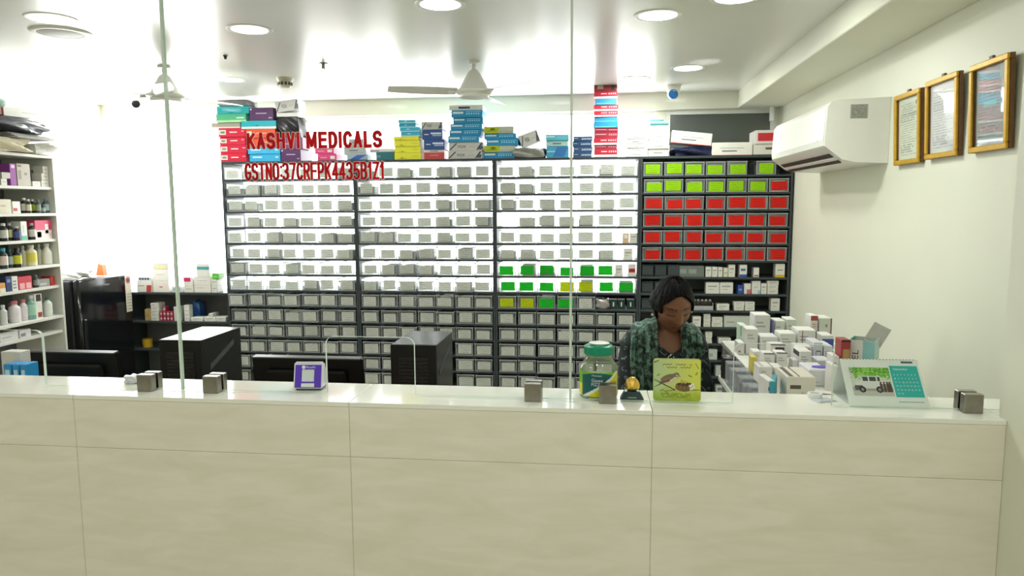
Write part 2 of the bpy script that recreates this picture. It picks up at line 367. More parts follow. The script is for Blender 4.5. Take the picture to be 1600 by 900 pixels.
def stroke_mb(strokes, w_, h_, sw, y, grow=0):
    mb = MB(); T = .0005
    def seg(p, q):
        d = Vector((q[0]-p[0], q[1]-p[1])); L_ = d.length
        if L_ < 1e-7: return
        d /= L_; n = Vector((-d.y, d.x))*(sw/2+grow); e = d*(sw*.5+grow)*.98
        a = Vector(p)-e; c = Vector(q)+e
        pts = [a-n, c-n, c+n, a+n]
        k_[0] += 1; mb.prism([(v.x, v.y) for v in pts], y-T-k_[0]*1.2e-5, y-k_[0]*2e-6)
    k_ = [0]
    for st in strokes:
        pts = [(sw/2+u*(w_-sw) if False else u*w_, v*h_) for u, v in st]
        # keep the outline inside its cell
        pts = [(min(max(x, sw*.5), w_-sw*.5) if w_ > sw else w_/2, min(max(z, sw*.5), h_-sw*.5)) for x, z in pts]
        for p, q in zip(pts[:-1], pts[1:]):
            seg(p, q)
    return mb
VIN = mat('red_vinyl', (238, 6, 40), .35, 0, .03)
translucent(VIN, .6)
VINW = mat('white_vinyl', (240, 240, 236), .4, 0, .02); translucent(VINW, .65)
def vinyl(body, x0, x1, z0, z1, label, gap, sw):
    t = thing('glass_lettering', label, 'lettering', (x0, GY-.0055, z0))
    wt = {'I': .45, '1': .7, ':': .4, ' ': .5, 'M': 1.2, 'L': .9}
    tot = sum(wt.get(c, 1) for c in body); cell = (x1-x0)/tot; x = 0; h_ = z1-z0
    for c in body:
        w_ = wt.get(c, 1)*cell
        if c == ':':
            for zz in (.2, .66):
                mb = MB(); mb.box(w_*.25, w_*.25+sw*1.1, -.0014, -.0008, h_*zz, h_*zz+sw*1.3); mb.build('dot', VIN, t, (x, 0, 0))
        elif c != ' ':
            lw = w_*(1-gap)
            stroke_mb(glyph(c), lw, h_, sw, -.0009).build('letter', VIN, t, (x+w_*gap/2, 0, 0))
            stroke_mb(glyph(c), lw, h_, sw, 0, .0011).build('outline', VINW, t, (x+w_*gap/2, 0, 0))
        x += w_
    return t
vinyl('KASHVI MEDICALS', -.928*GS, -.555*GS, 1.755, 1.797, 'red lettering KASHVI MEDICALS on the glass', .16, .0078)
vinyl('GSTNO:37CRFPK4435B1Z1', -.936*GS, -.551*GS, 1.672, 1.721, 'red lettering GSTNO:37CRFPK4435B1Z1 on the glass', .09, .0057)

# ------------------------------------------------------------------ ceiling fittings
LAMP = emat('lamp_diffuser', (1, 1, .97), LAMP_E)
def downlight(x, y, label, watts, r=.092):
    t = thing('downlight', label, 'ceiling light', (x, y, ZC), group='round downlights')
    mb = MB(); mb.lathe([(r-.012, -.001), (r, -.004), (r+.010, -.003), (r+.012, 0)], 40, cap=False); mb.build('trim_ring', TRIMW, t, smooth=True)
    mb = MB(); mb.lathe([(r-.011, -.003), (.002, -.004)], 40, cap=True); mb.build('diffuser', LAMP, t)
    ld = bpy.data.lights.new('downlight_lamp', 'AREA'); ld.shape = 'DISK'; ld.size = r*1.8; ld.energy = watts; ld.color = (.98, 1, .94)
    lo = link('lamp', ld, t, (0, 0, -.012)); return t
DL = [(80, 30, 'round ceiling light above the round speaker grille, far left'), (390, 47, 'round ceiling light left of centre, above the smoke detector'), (688, 8, 'round ceiling light at the top, nearest above the centre fan'),
      (1028, 25, 'large round ceiling light right of the right glass joint'), (1075, 107, 'small round ceiling light near the blue-eyed camera'), (1150, -3, 'round ceiling light cut by the top edge, beside the beam'),
      (359, 125, 'faint round ceiling light beside the smoke detector near the window'), (165, 141, 'faint round ceiling light in the far left corner'), (992, 124, 'round ceiling light near the tall red stack')]
for px, py, lb in DL:
    P = atZ(px, py, ZC-.003); downlight(P.x, P.y, lb, LAMP_W)
k = 0
for x in (-3.0, -1.6, -.3, .6):  # unseen lobby lights, added to brighten the counter side
    for y in (.9, -.6, -2.1):
        downlight(x, y, 'unseen round lobby light added to light the front, behind the viewer', LOBBY_FILL); k += 1

PW = mat('white_plastic', (222, 222, 214), .35, 0, .02); PB = mat('black_plastic', (16, 17, 20), .3, 0, .1)
FANM = mat('fan_enamel', (232, 232, 226), .35, 0, .02)
def fan(px, py, label, ang):
    P = atZ(px, py, ZC)
    t = thing('ceiling_fan', label, 'ceiling fan', (P.x, P.y, ZC), (0, 0, ang), 'ceiling fans')
    mb = MB(); mb.lathe([(.006, -.10), (.012, -.095), (.012, -.018), (.034, -.014), (.036, 0)], 24); mb.build('down_rod', FANM, t, smooth=True)
    mb = MB(); mb.lathe([(.02, -.205), (.082, -.203), (.086, -.192), (.084, -.186), (.094, -.184), (.104, -.174), (.104, -.164), (.090, -.160), (.078, -.150), (.066, -.125), (.050, -.095), (.034, -.065), (.022, -.052), (.014, -.048)], 40); mb.build('motor', FANM, t, smooth=True)
    for i in range(3):
        mb = MB(); a = 0
        n = 14; V = []
        for k in range(n+1):
            r = .10+.38*k/n; wd = .030+.022*math.sin(math.pi*min(1, .25+.75*k/n)*.9)
            for s_ in (-1, 1):
                for h in (0, .0025): V.append((r, s_*wd, -.172+s_*wd*.22+h))
        Fs = []
        for k in range(n):
            b = 4*k; c = b+4
            Fs += [(b, c, c+2, b+2), (b+1, b+3, c+3, c+1), (b, b+1, c+1, c), (b+2, c+2, c+3, b+3)]
        Fs += [(0, 2, 3, 1), (4*n, 4*n+1, 4*n+3, 4*n+2)]
        mb.faces(V, Fs); bl = mb.build('blade', FANM, t, rot=(0, 0, i*2*math.pi/3), smooth=True)
        mb = MB(); mb.cbox(.085, .15, -.018, .018, -.178, -.170, .002); mb.build('blade_iron', FANM, bl)
fan(740, 95, 'white ceiling fan in the middle, above the blue boxes', math.radians(-40))
fan(256, 103, 'white ceiling fan on the left, behind the glass joint', math.radians(60))
def dome(px, py, label, lens, s=1.0):
    P = atZ(px, py, ZC); t = thing('security_camera', label, 'security camera', (P.x, P.y, ZC), group='ceiling cameras')
    mb = MB(); mb.lathe([(.036*s, -.055*s), (.046*s, -.045*s), (.050*s, -.025*s), (.056*s, -.008*s), (.062*s, 0)], 32); mb.build('base', PW, t, smooth=True)
    bm = bmesh.new(); bmesh.ops.create_uvsphere(bm, u_segments=28, v_segments=18, radius=.042*s); mb = MB(); mb.bm(bm); b = mb.build('ball', PW, t, (0, -.012*s, -.062*s), smooth=True)
    d = Vector((-P.x, -P.y, 1.1-ZC)).normalized()
    mb = MB(); mb.lathe([(.034*s, 0), (.034*s, .006*s), (.030*s, .012*s), (.012*s, .016*s), (.0, .016*s)], 28); o = mb.build('lens', lens, t, Vector((0, -.012*s, -.062*s))+d*.027*s, d.to_track_quat('Z', 'Y').to_euler(), smooth=True)
    o['label'] = 'round dark lens face'
dome(213, 151, 'small white dome camera with black lens, left ceiling', PB, .85)
dome(1052, 133, 'white dome camera with blue lens face, right ceiling', mat('blue_lens', (30, 92, 150), .15), .95)
P = atZ(95, 50, ZC); t = thing('ceiling_speaker', 'round white ceiling speaker grille at the far left', 'speaker', (P.x, P.y, ZC))
mb = MB(); mb.lathe([(.098, -.008), (.118, -.009), (.128, -.004), (.130, 0)], 44, cap=False); mb.build('rim', TRIMW, t, smooth=True)
mb = MB(); mb.lathe([(.002, -.016), (.05, -.014), (.08, -.010), (.099, -.006)], 44); mb.build('grille', mat('grille_grey', (186, 186, 180), .5, 0, .1, 400), t, smooth=True)
P = atZ(445, 122, ZC); t = thing('smoke_detector', 'cream smoke detector with slotted sides on the ceiling', 'smoke detector', (P.x, P.y, ZC))
SMK = mat('cream_plastic', (208, 202, 182), .4)
mb = MB(); mb.lathe([(.03, -.058), (.040, -.050), (.044, -.022), (.050, -.016), (.054, 0)], 28); mb.build('housing', SMK, t, smooth=True)
for i in range(12):
    a = 2*math.pi*i/12; mb = MB(); mb.box(-.006, .006, -.003, .003, -.046, -.028); mb.build('slot', mat('dark_slot', (70, 66, 56), .6), t, (.0425*math.cos(a), .0425*math.sin(a), 0), (0, 0, a+math.pi/2))
P = atZ(505, 99, ZC); t = thing('sprinkler', 'small sprinkler head hanging from the ceiling', 'sprinkler', (P.x, P.y, ZC))
mb = MB(); mb.lathe([(.006, -.03), (.009, -.028), (.009, -.006), (.024, -.004), (.026, 0)], 20); mb.build('body', STEEL, t, smooth=True)
mb = MB(); mb.tube([(-.004, 0, -.028), (-.012, 0, -.04), (-.003, 0, -.052)], .002, 6); mb.tube([(.004, 0, -.028), (.012, 0, -.04), (.003, 0, -.052)], .002, 6); mb.build('yoke', STEEL, t)
mb = MB(); mb.lathe([(.016, -.054), (.016, -.051)], 16); mb.build('deflector', STEEL, t)
P = atZ(352, 87, ZC); mb = MB(); mb.lathe([(.002, -.02), (.007, -.018), (.008, -.008), (.011, -.004), (.012, 0)], 14); tag(mb.build('ceiling_hook', PB, None, (P.x, P.y, ZC), smooth=True), 'tiny dark hook stub on the ceiling', 'hook')

# ================================================================== CARTONS (printed cardboard boxes)
PRN = {}
def prm(h): return M_(h, .4, noise=.03)
def carton(name, label, cat, w_, d, h, loc, style, group=None, rot=(0, 0, 0)):
    """body with a tucked lid flap; every printed panel is its own part"""
    base, prints = style[0], style[1] if len(style) > 1 else []
    texts = style[2] if len(style) > 2 else []
    mb = MB(); mb.cbox(-w_/2, w_/2, -d/2, d/2, 0, h, .0012)
    mb.cbox(-w_/2+.003, w_/2-.003, -d/2+.003, d*.22, h-.0002, h+.0008, .0003)
    o = tag(mb.build(name, prm(base), None, loc, rot), label, cat, group)
    e = .0006
    for p in prints:
        face, u0, v0, u1, v1, c = p[:6]; mb = MB()
        if face == 'F': mb.box(-w_/2+u0*w_, -w_/2+u1*w_, -d/2-e, -d/2+e, v0*h, v1*h)
        elif face == 'L': mb.box(-w_/2-e, -w_/2+e, -d/2+u0*d, -d/2+u1*d, v0*h, v1*h)
        elif face == 'R': mb.box(w_/2-e, w_/2+e, -d/2+u0*d, -d/2+u1*d, v0*h, v1*h)
        elif face == 'T': mb.box(-w_/2+u0*w_, -w_/2+u1*w_, -d/2+v0*d, -d/2+v1*d, h, h+.0014)
        elif face == 'D':   # slanted band: parallelogram on the front
            mb.prism([(-w_/2+u0*w_, v0*h), (-w_/2+u1*w_, v0*h), (-w_/2+p[6]*w_, v1*h), (-w_/2+(p[6]-(u1-u0))*w_, v1*h)], -d/2-e, -d/2+e)
        mb.build('printed_panel', prm(c), o)
    for tx in texts:
        body, u0, v0, u1, v1, c = tx[:6]
        text(body, -w_/2+u0*w_, v0*h, (u1-u0)*w_, (v1-v0)*h, prm(c), o, -d/2-.0003, 0, 'lettering')
    return o
def F(u0, v0, u1, v1, c): return ('F', u0, v0, u1, v1, c)
STY = {
 'red': ('c8203f', [F(.03, .25, .28, .8, 'd8d4c8'), F(.08, .4, .24, .65, '8a8680'), F(.42, .48, .70, .60, 'f0d8d8'), F(.86, .6, .96, .7, 'e8b0b8')]),
 'orange': ('d8502f', [F(.05, .25, .2, .75, 'd8d0b8'), F(.35, .5, .7, .58, 'f0c8a8')]),
 'blue': ('1f8fc4', [F(.04, .52, .38, .80, 'd4e8f0'), F(.46, .78, .95, .86, '8fd0ec')]+[F(.48+.075*i, .42, .52+.075*i, .62, 'a8dcf0') for i in range(6)]),
 'skyblue': ('3aa8d8', [F(.1, .5, .4, .7, 'bfe6f4'), F(.85, .5, .93, .7, 'bfe6f4')]),
 'deepblue': ('244c94', [F(.10, .48, .32, .56, 'e8f0f8'), F(.42, .55, .95, .70, 'dfe8f4')]+[F(.52+.075*i, .34, .56+.075*i, .50, 'c8d8ec') for i in range(6)]),
 'fox': ('c9c7c4', [('D', .0, .1, .05, .9, '3a4654', .25), ('D', .80, .1, .86, .9, '3a4654', 1.0), ('D', .88, .1, .98, .55, '56606c', 1.0), F(.58, .45, .78, .50, 'a8a8a8')], [('FOX', .28, .32, .50, .66, '24262a')]),
 'yellow': ('f2ee3a', [F(.25, .1, .33, .35, 'c8b820'), F(.10, .12, .45, .2, 'd0c428'), F(.66, .5, .92, .57, 'd8cc30')]),
 'cyan': ('35b6dc', [F(.0, .0, 1, .18, 'dff4fa'), F(.35, .5, .5, .7, 'c0ecf8')]),
 'yg': ('b8bcae', [F(0, 0, .5, 1, 'b2c024'), F(.22, .45, .36, .75, '5c7020'), F(.08, .3, .42, .4, '7c8c20'), F(.55, .2, .97, .3, 'a4a898')]),
 'purple': ('54305e', [F(.26, .52, .72, .60, 'b8a0bc'), F(.80, .15, .94, .26, 'a88cae'), F(.02, .82, .09, .94, 'd8d0e0')]),
 'plum': ('7c3c66', [F(.1, .4, .5, .5, 'b88cae')]),
 'teal': ('22a8ae', [F(.4, .08, .5, .2, '0f6870'), F(.05, .8, .95, .88, '48c4c8')]),
 'darkteal': ('24727e', [F(.05, .3, .25, .6, '5c9aa2')]),
 'green': ('4fae86', [F(0, 0, 1, .28, 'a4d49c'), F(.68, .45, .94, .62, 'b8e0cc')]),
 'beige': ('a89c90', [F(.0, .0, 1, .25, 'd8d4cc')]),
 'grey': ('b4b8ba', [F(.25, .45, .65, .6, '68707c'), F(.3, .2, .9, .28, '98a0a8')]),
 'bluewave': ('9fb4c4', [('D', .1, .05, .55, .95, '2f62b4', .95), F(.0, .0, 1, .2, '4a84c8')]),
 'pink': ('cf3f78', [F(.68, .25, .92, .7, 'ecd4dc'), F(.15, .4, .5, .5, 'f0b8cc')]),
 'redwhite': ('d24a48', [F(0, .72, 1, .98, 'e8e4e0'), F(.3, .8, .7, .9, '5a3a3a'), F(.3, .4, .7, .45, 'f0b0a8')]),
 'redstripe': ('b41e38', [F(0, .02, 1, .30, 'f0e8e4'), F(.3, .62, .55, .74, 'eec8cc')]+[F(.62+.09*i, .58, .67+.09*i, .78, 'ecc4c8') for i in range(4)]),
 'crimson': ('8c1e34', [F(.05, .55, .5, .65, 'd8a8b0')]+[F(.62+.09*i, .4, .67+.09*i, .7, 'c08890') for i in range(4)]),
 'white': ('e2e2da', [F(.25, .42, .7, .56, '8c8c8c')]),
 'whiteplain': ('dedfd8', [F(.2, .5, .75, .58, 'b4b4b0'), F(.2, .3, .6, .36, 'c0c0bc')]),
 'whitered': ('e4e2da', [F(0, 0, 1, .05, 'cc2c28'), F(.25, .3, .62, .4, '787878'), F(.2, .55, .8, .6, 'a8a8a4')]),
 'ltblue': ('58b4cc', [F(.03, .55, .4, .75, 'c4ecf4')]+[F(.5+.08*i, .4, .53+.08*i, .7, '8fd4e4') for i in range(5)]),
 'mint': ('a8ccc8', [F(.3, .35, .7, .6, '487078')]),
 'navy': ('28466e', [F(.05, .55, .25, .62, 'd8e0ec')]+[F(.45+.09*i, .3, .50+.09*i, .62, 'b8c8dc') for i in range(6)]),
}
# ================================================================== MEDICINE RACKS AND THEIR BINS
RX0, RY0, RY1, RP, RZ1 = -2.71, 5.02, 5.32, .1149, 1.8027
RTOP = 1.938
RNAME = ['leftmost rack', 'second rack from left', 'third rack from left', 'rightmost rack']
def rowz(i): return RZ1-RP*(i-1)         # centre of the board under row i
for k in range(4):
    lbs = ['leftmost dark metal medicine rack, behind the red lettering', 'second dark metal medicine rack from the left, white cards', 'third dark metal medicine rack from the left, green cards low down', 'rightmost dark metal medicine rack with red and lime cards']
    t = thing('medicine_rack', lbs[k], 'rack', (RX0+k, RY0, 0), group='medicine racks along the back wall')
    for x0 in (0.0005, .9855):
        mb = MB(); mb.cbox(x0, x0+.014, 0, .30, 0, RTOP, .0015); mb.build('upright', GREYT, t)
    mb = MB(); mb.cbox(.015, .985, 0.002, .298, RTOP-.016, RTOP, .0015); mb.build('top_board', GREYT, t)
    for i in range(1, 17):
        z = rowz(i); mb = MB(); mb.cbox(.015, .985, 0.002, .298, z-.007, z+.007, .0015); mb.build('shelf', GREYT, t)
    zt = RTOP if k == 3 else rowz(8)-.02  # first three racks: dark panel stands in for the unlit wall behind
    mb = MB(); mb.box(.0005, .9995, .2985, .3025, .02, zt); mb.build('back_panel', mat('back_panel_grey', (112, 118, 118), .5) if k == 3 else GREYT, t)

BINM = clearmat('clear_bin_plastic', (.93, .95, .95), .05, .12, .14, (.78, .82, .82))
RIMM = clearmat('bin_rim', (.75, .79, .80), .08, .15, .5, (.72, .77, .78))
CARD = {'white': cardmat('card_white', (236, 238, 232)), 'red': cardmat('card_red', (248, 40, 26)), 'lime': cardmat('card_lime', (190, 242, 4)), 'green': cardmat('card_green', (36, 222, 56)), 'yellow': cardmat('card_yellow', (226, 238, 20))}
BW, BD, BH = .122, .25, .088
mb = MB(); mb.quad((-BW/2, 0, 0), (BW/2, 0, 0), (BW/2, 0, BH), (-BW/2, 0, BH)); mb.quad((-BW/2, 0, 0), (-BW/2, BD, 0), (-BW/2, BD, BH), (-BW/2, 0, BH)); mb.quad((BW/2, 0, 0), (BW/2, BD, 0), (BW/2, BD, BH), (BW/2, 0, BH))
mb.quad((-BW/2, BD, 0), (BW/2, BD, 0), (BW/2, BD, BH), (-BW/2, BD, BH)); mb.quad((-BW/2, 0, .0005), (BW/2, 0, .0005), (BW/2, BD, .0005), (-BW/2, BD, .0005))
bin_me = mb.mesh('bin', BINM)
mb = MB(); e = .0035
mb.box(-BW/2-e, BW/2+e, -e, 0, BH-.005, BH); mb.box(-BW/2-e, -BW/2, 0, BD, BH-.005, BH); mb.box(BW/2, BW/2+e, 0, BD, BH-.005, BH); mb.box(-BW/2, BW/2, BD, BD+e, BH-.005, BH)
mb.box(-BW/2-.001, -BW/2+.002, -.001, .002, 0, BH-.005); mb.box(BW/2-.002, BW/2+.001, -.001, .002, 0, BH-.005); mb.box(-BW/2, BW/2, -.001, .002, 0, .004)
rim_me = mb.mesh('rim', RIMM)
card_me = {}
for c, M in CARD.items():
    mb = MB(); mb.cbox(-.049, .049, -.0012, -.0004, .009, .074, .0002); card_me[c] = mb.mesh('label_card', M)
TABM = mat('card_tab', (40, 46, 48), .5)
mb = MB(); mb.box(-.056, -.043, -.0022, -.0013, .064, .070); tab_me = mb.mesh('tab', TABM)
STRM = [mat('strip_box_%d' % i, c, .5) for i, c in enumerate([(150, 152, 150), (176, 172, 160), (120, 130, 134), (196, 196, 190)])]
cont_me = []
for i in range(4):
    mb = MB(); mb.cbox(-.050+.004*i, .046, .02, .20, .001, .050+.008*i, .002); cont_me.append(mb.mesh('medicine_pack', STRM[i]))
def hidden(px, py):
    if py > 606+.016*px-8: return True
    for a, b, c, d in ((252, 374, 524, 700), (614, 706, 530, 700), (398, 560, 566, 700), (1008, 1082, 450, 700)):
        if a < px < b and c < py < d: return True
    return False
NB = 0
def add_bin(k, i, x, c, lab):
    global NB
    z = rowz(i)+.0072; y = RY0+.004+random.uniform(-.006, .012)
    if random.random() < .05: y -= .03
    b = tag(link('storage_bin', bin_me, None, (x, y, z), (0, 0, random.uniform(-.012, .012))), lab, 'bin', 'clear storage bins on the racks')
    link('rim', rim_me, b)
    cd_ = link('label_card', card_me[c], b, (random.uniform(-.006, .006), -.0012, random.uniform(-.003, .004)), (0, random.uniform(-.025, .025), 0))
    cd_.scale = (random.uniform(.9, 1.04), 1, random.uniform(.88, 1.04))
    if i >= 8 and c == 'white': link('tab', tab_me, b); link('tab', tab_me, b, (.099, 0, 0))
    NB += 1; return b
rowcards = {}
for k in range(4):
    for i in range(1, 15):
        n = 7; cs = ['white']*7
        if k == 3:
            if i == 1: cs = ['lime']*6+[None]
            elif i == 2: cs = ['lime']*6+['red']
            elif i <= 6: cs = ['red']*7
            else: cs = [None]*7
        if k == 2:
            if i == 7: cs = ['green']*6+[None]
            if i == 8: cs = ['green', 'green', 'green', 'yellow', 'yellow', 'green', 'green']
            if i == 9: cs = ['yellow', 'yellow', 'green', 'green', 'white', None, None]
            if i == 4: cs = [None]+['white']*6
            if i in (5, 6): cs = ['white']*6+[None]
        for j, c in enumerate(cs):
            if c is None: continue
            x = RX0+k+.0865+j*(.827/6)+random.uniform(-.004, .004)
            if k == 3 and i == 1 and j == 5: x += .05
            px, py = proj((x, RY0, rowz(i)+.045))
            if hidden(px, py): continue
            add_bin(k, i, x, c, 'clear bin with %s card, %s from left, %s row, %s' % (c, ORD[j], ORD[i-1], RNAME[k]))
            if i >= 1 and random.random() < .42:
                mi = random.randrange(4)
                pk = link('medicine_pack', cont_me[mi], None, (x, RY0+.008, rowz(i)+.0082))
                tag(pk, 'medicine packs seen through bin %s from left, %s row, %s' % (ORD[j], ORD[i-1], RNAME[k]), 'medicine', 'packs inside the bins')

# cartons standing on the open rows of the racks; px extents measured on the rack front
def on_row(k, i, x0, x1, hpx, style, desc, d=.07, name='medicine_box', n=1):
    P0 = atY(x0, 440, RY0+.012); P1 = atY(x1, 440, RY0+.012); h = hpx/225.0
    return carton(name, desc, 'box', max(.012, P1.x-P0.x-.002), d, h, ((P0.x+P1.x)/2, RY0+.014+d/2, rowz(i)+.0075), STY[style] if isinstance(style, str) else style, 'boxes on the rack rows')
W2 = ('dcdcd4', [F(.15, .6, .8, .72, 'a0a0a0'), F(.15, .35, .6, .42, 'b8b8b4')])
WB = ('dcdcd4', [F(0, 0, 1, .22, '2f4f9c'), F(.15, .5, .8, .7, '5c6c94')])
WY = ('e0dfd4', [F(0, 0, 1, .2, 'd8b42c'), F(.2, .5, .8, .6, '9c9c98')])
BK = ('16302e', [F(.4, .3, .58, .75, 'd0d8d4')])
R4 = 'in the rightmost rack'
on_row(2, 5, 972, 982, 15, ('d8b48c', [F(.2, .5, .8, .9, 'e8e4dc')]), 'orange and white box at the right end, fifth row, third rack'); on_row(2, 5, 983, 995, 15, W2, 'white box at the right end, fifth row, third rack')
on_row(2, 6, 974, 988, 17, W2, 'white box at the right end, sixth row, third rack')
on_row(2, 7, 961, 973, 17, W2, 'white box beside green cards, seventh row, third rack'); on_row(2, 7, 981, 993, 18, ('dcdcd4', [F(.1, .35, .95, .7, 'b83838'), F(.2, .5, .8, .56, '7c2020')]), 'white box with red band, seventh row, third rack')
for q, (a, b) in enumerate(((953, 965), (966, 977), (980, 992))):
    on_row(2, 9, a, b, 15, BK, '%s of three dark green boxes, ninth row, third rack' % ORD[q])
pb = MB(); P0 = atY(927, 474, RY0+.02)
def crumple(name, w_, d, h, loc, m_, label, cat, seed=0, amp=.18, rot=(0, 0, 0), n=9, group=None, sm=True):
    """soft irregular lump: a rounded, dented pillow with folds"""
    rnd = random.Random(seed); bm = bmesh.new(); bmesh.ops.create_cube(bm, size=2); bmesh.ops.subdivide_edges(bm, edges=list(bm.edges), cuts=n, use_grid_fill=True)
    ph = [(rnd.uniform(2, 6), rnd.uniform(2, 6), rnd.uniform(2, 6), rnd.uniform(0, 6)) for _ in range(6)]
    for v in bm.verts:
        c = v.co.copy(); L_ = max(abs(c.x), abs(c.y), abs(c.z)); s_ = c.normalized()*1.12
        c = c*.62+s_*.38
        dv = sum(math.sin(a*c.x+b*c.y+e_*c.z+p) for a, b, e_, p in ph)/6
        dv2 = rnd.uniform(-1, 1)*.25
        c *= 1+amp*(dv+dv2*.35)
        v.co = (c.x*w_/2, c.y*d/2, max(0, (c.z+1)/2)*h)
    mb = MB(); mb.bm(bm); o = mb.build(name, m_, None, loc, rot, smooth=sm); return tag(o, label, cat, group)
crumple('plastic_pouch', .10, .09, .07, (P0.x+.065, RY0+.07, rowz(9)+.0075), mat('silver_pouch', (176, 170, 168), .25, .3, .1), 'crinkled silver pouch left of the dark green boxes', 'pouch', 3)
rows4 = {7: [(1060, 1100, 17, ('6c7470', [F(.05, .3, .3, .7, '8c9490'), F(.4, .3, .7, .7, '8c9490')]), 'grey box behind the seated woman'), (1102, 1111.5, 15.5, W2, 'white box left of a pair'), (1112, 1121, 15.5, W2, 'white box right of a pair'), (1121.6, 1129, 15, W2, 'narrow white box with dark spot'),
             (1130, 1137.3, 14, ('dad6bc', [F(.2, .4, .8, .5, '908c70')]), 'cream box'), (1137.6, 1148.5, 19, W2, 'taller white box beside the cream box'), (1155, 1167, 19, WB, 'white box with blue foot'), (1177, 1186, 14.5, ('dcdcd4', [F(.1, .1, .9, .25, 'b0584c')]), 'small white box with red line'), (1211, 1226, 20.5, WY, 'white box with yellow foot at the end')],
         8: [(1103, 1124.6, 17.5, W2, 'wide white box left of a pair'), (1125, 1146, 17.5, W2, 'wide white box right of a pair'), (1153, 1161.5, 13.5, ('2a4a98', [F(.2, .4, .8, .6, '7c94c8')]), 'small blue box'), (1163, 1174, 16, ('dcdcd8', [F(.4, 0, 1, .45, 'c0686a')]), 'white box with red corner'), (1175, 1189, 20, ('dcdcd8', [F(.7, 0, 1, .3, '90b8d0'), F(.2, .5, .7, .56, 'b4b4b0')]), 'tall white box with pale blue corner'), (1189.6, 1198.6, 16.5, W2, 'narrow white box beside the stack')],
         9: [(1121, 1141, 10, W2, 'low white box alone'), (1206, 1220, 19.5, W2, 'upright white box at the end')],
         10: [(1084, 1097, 16, W2, 'white box at the woman\'s shoulder'), (1133, 1174, 17.5, ('c4cac4', [F(.1, .4, .4, .5, '9ca09c')]), 'wide pale box beside the pile')],
         11: [(1125, 1145, 8.5, W2, 'low white box'), ], 12: [(1106, 1124, 16.5, ('c0c6c2', [F(.2, .3, .6, .6, '9aa09c')]), 'pale box near her elbow'), (1133, 1147, 19, ('a8b0ac', [F(.2, .3, .6, .6, '8c9490')]), 'grey box right of the pale box')],
         13: [(1122, 1151, 17, ('b8c0bc', [F(.3, .3, .6, .6, '8c9490')]), 'large pale carton')], 14: [(1123, 1136, 11, ('c0c8c4', [F(.2, .3, .8, .7, '70787c')]), 'small pale carton')]}
for i, L_ in rows4.items():
    for a, b, h, st, ds in L_: on_row(3, i, a, b, h, st, '%s, %s row, rightmost rack' % (ds, ORD[i-1]))
def row_stack(i, x0, x1, hs, ds, d=.06, st=W2):
    P0 = atY(x0, 440, RY0+.012); P1 = atY(x1, 440, RY0+.012); z = rowz(i)+.0075
    for q, h in enumerate(hs):
        h = h/225.0
        carton('medicine_box', '%s, %s from bottom, %s row, rightmost rack' % (ds, ORD[q], ORD[i-1]), 'box', P1.x-P0.x-.002+random.uniform(-.004, .004), d, h-.0012, ((P0.x+P1.x)/2, RY0+.014+d/2, z), st, 'boxes on the rack rows'); z += h
row_stack(8, 1199, 1217, (7.2, 6.6, 7), 'white box in a three-high stack')
row_stack(9, 1148, 1164.5, (7, 7), 'white box left of a two-high pair'); row_stack(9, 1165, 1181, (7, 7), 'white box right of a two-high pair')
row_stack(10, 1101, 1112, (5, 5, 5, 5), 'small white box in a four-high stack'); row_stack(10, 1114, 1131, (8, 7.5), 'flat white box in a two-high stack'); row_stack(11, 1105, 1115, (4.5, 4.5, 4.5, 4.5), 'small white box in a four-high stack')
# dark see-through bins at the left of rows 7 to 9
DBIN = clearmat('smoky_bin_plastic', (.35, .4, .42), .05, .1, .25, (.12, .15, .17)); SMC = cardmat('card_smoky', (92, 102, 106))
mb = MB(); mb.cbox(-.036, .036, -.0012, -.0004, .012, .07, .0002); smoky_card = mb.mesh('label_card', SMC)
for i, n in ((7, 3), (8, 3), (9, 2)):
    for j in range(n):
        x = RX0+3+.06+j*.087
        o = MB(); o.cbox(-.04, .04, 0, .2, 0, .082, .002); t = tag(o.build('storage_box', DBIN, None, (x, RY0+.01, rowz(i)+.0075)), 'smoky plastic box behind her head, %s from left, %s row, rightmost rack' % (ORD[j], ORD[i-1]), 'box', 'smoky boxes on the rightmost rack')
        link('label_card', smoky_card, t)
# clear rack of brown vials in row 9
P0 = atY(1076, 480, RY0); P1 = atY(1115, 480, RY0); z = rowz(9)+.0075
t = thing('vial_tray', 'clear tray of brown glass vials beside her head, ninth row', 'tray', ((P0.x+P1.x)/2, RY0+.05, z)); wd = P1.x-P0.x
mb = MB(); mb.box(-wd/2, wd/2, -.035, .035, 0, .004); mb.box(-wd/2, wd/2, -.036, -.034, .004, .03); mb.box(-wd/2, wd/2, .034, .036, .004, .06); mb.box(-wd/2, -wd/2+.002, -.034, .034, .004, .05); mb.box(wd/2-.002, wd/2, -.034, .034, .004, .05); mb.build('tray', RIMM, t)
VIAL = mat('brown_vial', (58, 26, 26), .15); 
for j in range(6):
    x = -wd/2+.018+j*(wd-.036)/5; v = thing('vial', 'brown vial, %s from the left in the clear tray' % ORD[j], 'vial', (x+t.location.x, RY0+.05, z+.0045), group='vials in the clear tray')
    mb = MB(); mb.lathe([(.010, 0), (.0115, .002), (.0115, .042), (.006, .050), (.006, .056)], 14); mb.build('glass', VIAL, v, smooth=True)
    mb = MB(); mb.lathe([(.0075, .056), (.0075, .066), (.006, .067)], 14); mb.build('cap', PW, v, smooth=True)

